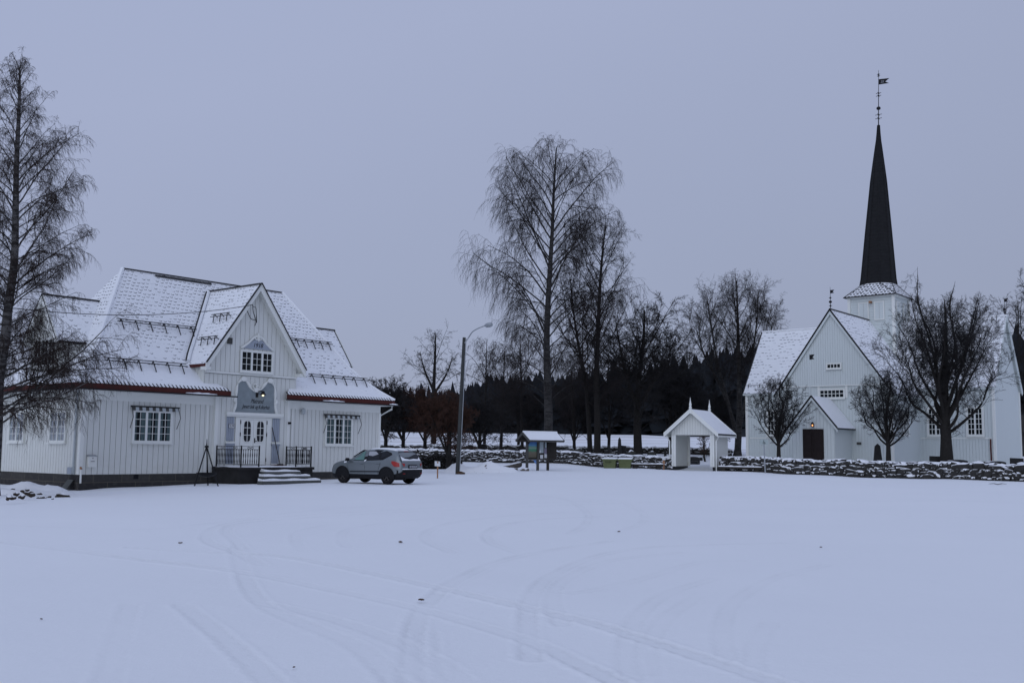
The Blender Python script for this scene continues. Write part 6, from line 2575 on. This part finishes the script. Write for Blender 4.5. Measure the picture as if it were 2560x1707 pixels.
def tree(name, label, cat, base, trunk, crown, seed, n1=50, per=(9, 9, 5), amean=(.95, .8, .7), up1=.10, grav=(.0, .03, .12), lf=(.42, .42, .5), bark='bark', twig='twig', r0=.25,
         t0=.22, rtw=.010, group='bare trees of the churchyard', leaders=None, a1=(1.25, .55), wob=.10, rtop=.12, sides=9, lr=.5, ln=.6, t2=.18, tb=1.0):
    """A bare tree: trunk polyline (world points), crown = [(t, radius)...], then four orders of branches."""
    rng = np.random.default_rng(seed)
    t = thing(name, label, cat, base, 0, group)
    o = np.array(base, float)
    tr = [catmull(np.array(q, float) - o, 5) for q in ([trunk] + (leaders or []))]
    allb, L1P, L1R = [], [], []
    for qi, q in enumerate(tr):
        rr = r0 * (1 if qi == 0 else lr) * np.linspace(1, rtop, len(q)) ** .9
        if qi == 0:
            rr[0] *= 1.35
        allb.append((q[None], rr[None], sides))
        nn = n1 if qi == 0 else int(n1 * ln)
        tt = t0 + (1 - t0) * ((np.arange(nn) + rng.random(nn)) / nn) ** tb if qi == 0 else .25 + .75 * ((np.arange(nn) + rng.random(nn)) / nn)
        pos, tan = sample(np.repeat(q[None], nn, 0), np.minimum(tt, .995))
        az = np.arange(nn) * 2.39996 + rng.normal(0, .5, nn)
        an = a1[0] + (a1[1] - a1[0]) * tt + rng.normal(0, .12, nn)   # angle from vertical
        D = np.stack([np.sin(an) * np.cos(az), np.sin(an) * np.sin(az), np.cos(an)], 1)
        H = q[-1][2] - q[0][2]
        hz = (pos[:, 2] - tr[0][0][2]) / (tr[0][-1][2] - tr[0][0][2])
        rad = np.interp(hz, [c[0] for c in crown], [c[1] for c in crown])
        L = rad / np.maximum(.45, np.sin(an)) * rng.uniform(.80, 1.10, nn)
        L = np.minimum(L, ((1 - hz) * H * .92 + .035 * H) / np.maximum(np.cos(an), .25))
        rp = np.interp(tt, np.linspace(0, 1, len(q)), rr)
        R0 = np.minimum(rp * .7, np.maximum(.016, L * .0095))
        P, R = grow(pos, D, L, R0, 9, -up1, wob, rng, .25)
        L1P.append(P)
        L1R.append(R)
    P1, R1 = np.concatenate(L1P), np.concatenate(L1R)
    allb.append((P1, R1, 6))
    V, Q = tube_mesh_mixed(allb)
    np_mesh('trunk', V, Q, bark, t)
    P2, R2 = spawn(P1, R1, per[0], t2, 1.0, amean[0], .22, lf[0], 7, grav[0], .10, rng, .55, rtw * 1.3, .45)
    P3, R3 = spawn(P2, R2, per[1], .15, 1.0, amean[1], .25, lf[1], 5, grav[1], .12, rng, .6, rtw, .35, .15)
    bt = [(P2, R2, 4), (P3, R3, 3)]
    if per[2]:
        P4, R4 = spawn(P3, R3, per[2], .2, 1.0, amean[2], .25, lf[2], 5, grav[2], .10, rng, .7, rtw * .75, .2, .12)
        bt.append((P4, R4, 3))
    V, Q = tube_mesh(bt)
    np_mesh('crown', V, Q, twig, t)
    return t


def tube_mesh_mixed(b):
    return tube_mesh(b)


def px_path(pts, Y):
    return [at(x * 1.0884, y * 1.0884, Y) for x, y in pts]


def trees():
    # big weeping birch in the middle
    Y = 86
    b = px_path([(1258, 1040)], Y)[0]
    b[2] = gz(b[0], b[1]) - .1
    tr = [b] + px_path([(1260, 960), (1257, 860), (1256, 760), (1262, 640), (1268, 540), (1272, 440), (1278, 340)], Y)
    tree('birch_tree', 'tallest bare weeping birch behind the notice board', 'tree', b, tr,
         [(0, 1.0), (.15, 2.2), (.24, 4.3), (.36, 5.2), (.5, 5.0), (.65, 4.5), (.8, 3.8), (.92, 2.5), (1, .5)], 21, n1=64, per=(10, 9, 6), amean=(.8, .9, .5), up1=-.055, grav=(.05, .50, .35),
         lf=(.40, 1.15, .5), bark='birch', r0=.40, t0=.15, rtw=.0080, a1=(1.05, .42), rtop=.10, wob=.08, t2=.28)
    # second tall tree right of it
    Y = 92
    b = px_path([(1372, 1036)], Y)[0]
    b[2] = gz(b[0], b[1]) - .1
    tr = [b] + px_path([(1372, 960), (1370, 860), (1374, 760), (1378, 660), (1384, 580), (1392, 510)], Y)
    tree('birch_tree', 'second tall bare birch leaning against the right side of the tallest one', 'tree', b, tr,
         [(0, 1.0), (.2, 3.2), (.38, 4.4), (.52, 4.4), (.7, 3.5), (.88, 2.3), (1, .6)], 22, n1=50, per=(9, 9, 6), amean=(.8, .8, .7), up1=.03, grav=(.02, .06, .22), lf=(.40, .55, .6), r0=.32, t0=.18, a1=(1.05, .50), rtop=.10, rtw=.0075)
    b2 = px_path([(1356, 1036)], 93)[0]
    b2[2] = gz(b2[0], b2[1]) - .1
    tr = [b2] + px_path([(1352, 960), (1344, 870), (1330, 800), (1318, 720), (1310, 640)], 93)
    tree('birch_tree', 'thin bare tree between the two tall birches', 'tree', b2, tr, [(0, 1.0), (.3, 3.5), (.6, 3.8), (.85, 2.6), (1, .8)], 23, n1=34, per=(8, 8, 5), up1=.08, grav=(.03, .08, .3), r0=.24, t0=.25, a1=(1.1, .5))
    # broad oak-like tree
    Y = 95
    b = px_path([(1466, 1034)], Y)[0]
    b[2] = gz(b[0], b[1]) - .1
    tr = [b] + px_path([(1464, 980), (1464, 920), (1470, 850), (1478, 780), (1480, 712)], Y)
    ld = [px_path([(1464, 930), (1440, 870), (1425, 800), (1415, 740)], Y), px_path([(1464, 940), (1500, 880), (1530, 830), (1550, 780)], Y - .5)]
    tree('broadleaf_tree', 'broad bare dark tree with a thick trunk left of the lychgate', 'tree', b, tr, [(0, 2.5), (.2, 5.0), (.45, 5.6), (.7, 4.6), (.9, 3.0), (1, 1.2)], 24, n1=44, per=(9, 9, 6), up1=.05,
         grav=(.0, .0, .05), lf=(.42, .42, .55), r0=.42, t0=.16, twig='twig_black', leaders=ld, a1=(1.35, .45), rtw=.013)
    # fan-shaped tree left of the church
    Y = 105
    b = px_path([(1694, 1044)], Y)[0]
    b[2] = gz(b[0], b[1]) - .1
    tr = [b] + px_path([(1698, 960), (1698, 880), (1696, 800), (1694, 720), (1692, 645)], Y)
    ld = [px_path([(1690, 1000), (1672, 920), (1650, 840), (1635, 760), (1625, 690)], Y + .6), px_path([(1700, 980), (1716, 900), (1728, 820), (1738, 740), (1742, 670)], Y - .6), px_path([(1690, 980), (1660, 900), (1620, 820), (1600, 760)], Y + 1),
          px_path([(1702, 960), (1735, 880), (1762, 800), (1775, 740)], Y - 1)]
    tree('birch_tree', 'fan-shaped bare birch with several stems left of the church', 'tree', b, tr, [(0, 1), (.35, 2.2), (.6, 2.8), (.85, 2.2), (1, .8)], 25, n1=34, per=(9, 9, 5), up1=.03, grav=(.0, .06, .25), lf=(.45, .55, .6), bark='birch', r0=.36,
         t0=.35, leaders=ld, a1=(.8, .40), rtw=.008, amean=(.6, .65, .6))
    # round-topped tree right of the hall
    Y = 108
    b = px_path([(996, 1040)], Y)[0]
    b[2] = gz(b[0], b[1]) - .1
    tr = [b] + px_path([(996, 960), (996, 900), (998, 850), (1000, 800), (1000, 770)], Y)
    ld = [px_path([(997, 900), (975, 850), (965, 810)], Y), px_path([(997, 905), (1025, 860), (1040, 820)], Y)]
    tree('broadleaf_tree', 'bare round-topped tree between the hall and the lamp post', 'tree', b, tr, [(0, 1.5), (.4, 2.8), (.65, 3.2), (.85, 2.6), (1, 1.0)], 26, n1=24, per=(6, 6, 3), up1=.03, grav=(.02, .06, .2), r0=.30, t0=.3, leaders=ld, a1=(1.3, .6), rtw=.009, ln=.5)
    # thin background birches between lamp post and the tallest birch
    for i, (x0, x1, ty, Y, lab) in enumerate(((1112, 1118, 785, 96, 'slim bare birch close right of the lamp post'), (1150, 1160, 800, 99, 'slim bare birch midway between lamp post and tallest birch'),
                                              (1200, 1195, 770, 102, 'slim bare birch just left of the tallest birch'), (1320, 1310, 830, 103, 'slim bare birch low behind the two tall birches'))):
        b = px_path([(x0, 1040)], Y)[0]
        b[2] = gz(b[0], b[1]) - .1
        tr = [b] + px_path([(x0 + (x1 - x0) * .3, 970), (x0 + (x1 - x0) * .6, 890), (x1, ty)], Y)
        tree('birch_tree', lab, 'tree', b, tr, [(0, .8), (.3, 2.4), (.6, 2.4), (.85, 1.7), (1, .6)], 30 + i, n1=24, per=(7, 7, 5), up1=-.03, grav=(.05, .40, .35), lf=(.42, .9, .5), r0=.17, t0=.2, a1=(1.0, .45), rtw=.009)
    # brown bushy trees right of the hall and behind the wall
    K = [(885, 1022, 880, 82, 'twig_black', 'bushy dark multi-stemmed tree close to the right corner of the hall', 3.0), (925, 1022, 905, 84, 'twig_brown', 'bushy reddish brown tree above the car roof', 3.0), (975, 1024, 900, 86, 'twig_brown', 'bushy reddish brown tree left of the lamp post, under the round-topped tree', 3.0),
         (1030, 1060, 915, 66, 'twig_brown', 'small brown multi-stemmed tree right beside the lamp post', 1.9), (1100, 1032, 930, 84, 'twig_black', 'small dark spreading tree over the gravestones right of the lamp post', 2.6), (1398, 1026, 815, 104, 'twig_black', 'dense dark tree behind the second tall birch', 3.6), (1538, 1028, 800, 103, 'twig_black', 'dense dark tree behind the left slope of the lychgate', 3.8),
         (1575, 1026, 850, 103, 'twig_black', 'dense dark low tree above the lychgate roof', 3.4), (1318, 1028, 880, 108, 'twig_black', 'dense dark low tree right behind the notice board', 3.6), (1190, 1030, 900, 106, 'twig_black', 'dense dark low tree at the left foot of the tallest birch', 3.4), (1645, 1034, 900, 108, 'twig_black', 'dark low tree between lychgate and church', 3.0)]
    for i, (x, by, ty, Y, tw, lab, rad) in enumerate(K):
        b = px_path([(x, by)], Y)[0]
        b[2] = gz(b[0], b[1]) - .1
        tr = [b] + px_path([(x + 2, by - (by - ty) * .35), (x - 3, by - (by - ty) * .7), (x + 2, ty)], Y)
        rn = random.Random(i)
        ld = []
        for k in range(3):
            dx = rn.uniform(-1, 1) * rad * 24 * 86 / Y * .8
            ld.append(px_path([(x, by - (by - ty) * .08), (x + dx * .45, by - (by - ty) * .40), (x + dx, by - (by - ty) * rn.uniform(.75, .92))], Y + rn.uniform(-1.5, 1.5)))
        tree('bushy_tree', lab, 'tree', b, tr, [(0, rad * .5), (.3, rad), (.6, rad * .95), (.85, rad * .6), (1, rad * .25)], 50 + i, n1=24, per=(8, 8, 4), up1=.04, grav=(.0, .0, .05), lf=(.45, .45, .6), r0=.17, t0=.15, twig=tw, leaders=ld, a1=(1.25, .5), rtw=.014)
    # the three trees before the church
    def vase(x, by, ty, Y, rad, r0, lab, seed, n1, ld_n, spread, fork, per, tw='twig_black', rtw=.011, grv=(.0, .0, .04), lr=.36, ln=.7, rise=1.2):
        b = at(x, by, Y)
        b[2] = gz(b[0], b[1]) - .1
        H = at(x, ty, Y)[2] - b[2]
        rn = random.Random(seed)
        top = np.array([b[0] + .3, Y + .2, b[2] + H * (.84 if spread > 3 else .92)])
        f = np.array([b[0], Y, b[2] + fork])
        w = lambda k: np.array([rn.uniform(-k, k), rn.uniform(-k, k), rn.uniform(-k, k)])
        tr = [b, f - np.array([0, 0, fork * .5]), f, f + (top - f) * .3 + w(.2), f + (top - f) * .55 + w(.3), f + (top - f) * .8 + w(.25), top]
        ld = []
        for k in range(ld_n):
            a = 2.39996 * k + rn.uniform(-.3, .3)
            u = (k + .5) / ld_n                       # low outer limbs first, steep inner ones last
            R_ = spread * math.sqrt(1 - u * .88) * rn.uniform(.85, 1.08)
            hh = (H - fork) * (.38 + .60 * u) * rn.uniform(.94, 1.06)
            q = np.array([math.cos(a) * R_, math.sin(a) * R_, 0])
            st = f + np.array([0, 0, -.2 + rise * u * rn.uniform(.7, 1.2)])
            hh -= st[2] - f[2]
            s_ = spread * .09
            ld.append([st, st + q * .30 + np.array([0, 0, hh * .22]) + w(s_ * .5), st + q * .55 + np.array([0, 0, hh * .48]) + w(s_), st + q * .80 + np.array([0, 0, hh * .78]) + w(s_), st + q + np.array([0, 0, hh])])
        return tree('churchyard_tree', lab, 'tree', b, tr, rad, seed, n1=n1, per=per, up1=.05, grav=grv, lf=(.50, .50, .55), r0=r0, t0=fork / H + .05, twig=tw, leaders=ld, a1=(1.15, .5), rtw=rtw, amean=(.7, .75, .7), group='bare trees in front of the church',
                    rtop=.045, lr=lr, ln=ln, wob=.13, t2=.25)
    f6 = lambda x, y: (1840 + x / 2.8, 680 + y / 2.8)
    vase(f6(300, 0)[0], 1150, f6(0, 695)[1], 79, [(0, .5), (.3, .9), (.6, .9), (.85, .6), (1, .3)], .19, 'small bare vase-shaped tree in front of the church porch', 71, 22, 11, 2.15, 1.7, (6, 6, 2), rtw=.008, rise=.6)
    vase(f6(1068, 0)[0], 1154, f6(0, 655)[1], 75.5, [(0, .6), (.3, 1.1), (.6, 1.1), (.85, .7), (1, .3)], .21, 'rounded bare medium tree in front of the church between the other two', 72, 24, 13, 2.7, 1.8, (6, 6, 2), rtw=.008, rise=.8)
    vase(f6(1475, 0)[0], 1154, f6(0, -25)[1], 73.5, [(0, .8), (.25, 1.7), (.55, 1.9), (.8, 1.4), (1, .6)], .50, 'largest bare tree with a thick trunk in front of the right church arm', 73, 26, 18, 4.2, 2.6, (8, 7, 3), rtw=.0072, lr=.25, ln=.85, rise=2.6)
    # shrub in the gate
    b = px_path([(1620, 1045)], 90)[0]
    b[2] = gz(b[0], b[1]) - .1
    tr = [b] + [b + np.array([-.1, 0, z]) for z in (.5, 1.2, 2.2, 3.2)]
    tree('bare_shrub', 'bare upright shrub seen through the lychgate opening', 'shrub', b, tr, [(0, .5), (.4, 1.0), (.8, .8), (1, .3)], 91, n1=26, per=(6, 5, 0), up1=.15, grav=(0, 0, 0), r0=.10, t0=.08, twig='twig_brown', a1=(.8, .4), rtw=.012)
    # big birch at the left edge
    Y = 38
    b = at(-16, 1190, Y)
    b[2] = gz(b[0], b[1]) - .2
    tr = [b] + px_path([(-8, 980), (-4, 880), (10, 790), (20, 700), (33, 600), (36, 480), (38, 380), (43, 270), (45, 200), (44, 155)], Y)
    tree('birch_tree', 'tall bare birch with fine hanging twigs at the left edge before the hall', 'tree', b, tr,
         [(0, 2.0), (.08, 3.4), (.15, 4.1), (.24, 4.0), (.32, 2.8), (.45, 2.4), (.6, 2.1), (.72, 1.6), (.85, .95), (1, .3)], 95, n1=126, per=(12, 12, 5), amean=(.75, .85, .5), up1=-.02, grav=(.04, .36, .35), lf=(.38, .75, .5), bark='birch_pale', twig='twig_birch', r0=.24,
         t0=.10, rtw=.0045, a1=(1.32, .36), rtop=.07, t2=.20, tb=1.18, group='bare birches', wob=.09)
    # bare trees behind the right end of the church
    for i, (x, ty, Y, lab) in enumerate(((2338, 690, 128, 'bare tree rising behind the right end of the church'), (2395, 640, 132, 'bare tree at the right edge beyond the church'))):
        b = px_path([(x, 1050)], Y)[0]
        b[2] = gz(b[0], b[1]) - .2
        tr = [b] + px_path([(x, 950), (x + 2, 850), (x, ty)], Y)
        tree('bushy_tree', lab, 'tree', b, tr, [(0, 2), (.3, 4), (.6, 4), (.85, 2.6), (1, 1)], 97 + i, n1=34, per=(9, 9, 5), up1=.05, r0=.3, t0=.15, twig='twig_black', a1=(1.2, .45), rtw=.014, group='bare trees behind the church')


trees()


def hedge():
    rng = np.random.default_rng(6)
    n = 9000
    a, b = np.array([-9.5, 70.5]), np.array([-3.4, 71.5])
    u = rng.random(n)
    x = a[0] + (b[0] - a[0]) * u
    y = a[1] + (b[1] - a[1]) * u + rng.uniform(-.5, .5, n)
    z = ground_z(x, y) + rng.random(n) ** .8 * .85 * (1 + .12 * np.sin(x * 2.3))
    D = norm(rng.normal(size=(n, 3)) + np.array([0, 0, .7]))
    P, R = grow(np.stack([x, y, z], 1), D, rng.uniform(.12, .34, n), np.full(n, .011), 4, 0, .25, rng)
    t = thing('garden_hedge', 'dark leafless hedge left of the lamp post behind the small white sign', 'hedge', (-6.4, 71, gz(-6.4, 71)))
    P -= np.array([-6.4, 71, gz(-6.4, 71)])
    V, Q = tube_mesh([(P, R, 3)])
    np_mesh('twigs', V, Q, 'twig_snowy', t)
    m = MB()
    g0 = gz(-6.4, 71)
    for i in range(60):
        xx = -9.4 + 5.9 * i / 59
        yy = 70.5 + (xx + 9.5) / 6.1
        rock(m, (xx + 6.4, yy - 71 + rng.uniform(-.1, .1), gz(xx, yy) - g0 + .32), .22, .34, .42, 0, 900 + i, 'twig_snowy', 1, .9)
    m.build('core', t)


hedge()


# ------------------------------------------------------------------ far woods
def forest(name, rows, mat, seed, label):
    """rows: (y0, y1, x0, x1, count, height at x) -> ragged firs and leafless crowns merged to one far-off wood."""
    rng = np.random.default_rng(seed)
    VV, FF, off = [], [], 0
    for (y0, y1, x0, x1, n, hx, hh, var, tiers, wide) in rows:
        for i in range(n):
            y = rng.uniform(y0, y1)
            x = x0 + (x1 - x0) * (i + rng.random()) / n
            h = float(np.interp(x, hx, hh)) * (1 + rng.normal(0, var))
            fir = rng.random() < .45
            r = h * (rng.uniform(.13, .20) if fir else rng.uniform(.20, .30)) * wide
            z0 = gz(x, y) - .3 + float(hill(x, y))
            k = 8
            for tI in range(tiers):
                f0 = tI / tiers * .90
                f1 = 1.0 if tI == tiers - 1 else min(1.0, (tI + 1.7) / tiers)
                if fir:
                    rr = r * (1 - f0) ** .9
                else:
                    rr = r * (.75 + .45 * math.sin(math.pi * min(1, f0 + .15))) * (1 - .55 * f0)
                    h_ = .8
                    f0, f1 = f0 * h_, (f1 * h_ if f1 < 1 else .82 + .06 * rng.random())
                rr *= rng.uniform(.8, 1.15)
                a = np.arange(k) * 2 * np.pi / k + rng.random() * 6
                jr = rr * (0.55 + .75 * rng.random(k))
                ring = np.stack([x + jr * np.cos(a), y + jr * np.sin(a), z0 + h * f0 + h * .05 * rng.normal(size=k)], 1)
                VV.append(np.vstack([ring, [[x + rng.normal(0, .1) * rr, y, z0 + h * f1]]]))
                for j in range(k):
                    FF.append((off + j, off + (j + 1) % k, off + k))
                off += k + 1
    o = np_mesh(name, np.concatenate(VV), np.array(FF), mat, None, False)
    tag(o, label, 'wood', kind='stuff')


def hill(x, y):
    return 20.0 * np.clip((y - 500) / 400, 0, 1) ** 1.1 + np.clip((x - 20) / 120, 0, 1) * np.clip((y - 220) / 60, 0, 1) * 6


def far_hill():
    xs = np.linspace(-600, 800, 60)
    ys = np.linspace(200, 1200, 50)
    X, Y = np.meshgrid(xs, ys)
    Z = ground_z(X.ravel(), Y.ravel()).reshape(X.shape) - .6 + hill(X, Y)
    Z = np.where(hill(X, Y) < .05, Z - 2, Z)
    idx = np.arange(X.size).reshape(X.shape)
    Q = np.stack([idx[:-1, :-1], idx[:-1, 1:], idx[1:, 1:], idx[1:, :-1]], -1).reshape(-1, 4)
    o = np_mesh('wooded_hill', np.stack([X, Y, Z], -1).reshape(-1, 3), Q, 'fir')
    tag(o, kind='structure')


far_hill()
HX, HH = [-34, -20, -5, 20, 45, 60, 120, 200], [9, 14, 18.5, 20, 21, 24, 26, 27]
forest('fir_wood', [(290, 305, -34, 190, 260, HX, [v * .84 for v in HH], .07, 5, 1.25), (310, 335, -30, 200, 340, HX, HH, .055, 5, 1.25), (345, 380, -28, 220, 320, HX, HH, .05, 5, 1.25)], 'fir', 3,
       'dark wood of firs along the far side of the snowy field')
forest('distant_wood', [(640, 700, -420, 420, 420, [-400, 400], [13, 13], .15, 4, 1.5), (760, 830, -480, 480, 460, [-400, 400], [15, 15], .15, 4, 1.5), (880, 930, -520, 560, 460, [-400, 400], [16, 16], .15, 4, 1.5)], 'hazy_fir', 4,
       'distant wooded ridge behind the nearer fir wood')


# ------------------------------------------------------------------ shed at the far right
def shed():
    p = at(2560, 1120, 112)
    t = thing('timber_shed', 'dark weathered timber shed partly hidden by the right church corner', 'shed', (p[0] - 1.2, 112, gz(p[0], 112)), -.3)
    m = MB()
    board_wall(m, (0, 0), (6, 0), 0, 2.6, 'wood_dark', pitch=.2)
    board_wall(m, (0, 5), (0, 0), 0, lambda s: 4.2 - .64 * abs(s - 2.5), 'wood_dark', pitch=.2, out=(-1, 0))
    board_wall(m, (6, 0), (6, 5), 0, lambda s: 4.2 - .64 * abs(s - 2.5), 'wood_dark', pitch=.2, out=(1, 0))
    m.build('wall', t)
    m = MB()
    for (a, b) in ((-.4, 2.5), (5.4, 2.5)):
        za, zb = 2.5, 4.35
        m.hexa([(-.4, a, za), (6.4, a, za), (6.4, b, zb), (-.4, b, zb), (-.4, a, za + .12), (6.4, a, za + .12), (6.4, b, zb + .12), (-.4, b, zb + .12)], 'wood_dark')
    m.build('roof', t)
    m = MB()
    m.box(1.2, 2.2, -.07, -.05, .8, 1.7, 'wood_grey')
    m.build('hatch', t)


shed()
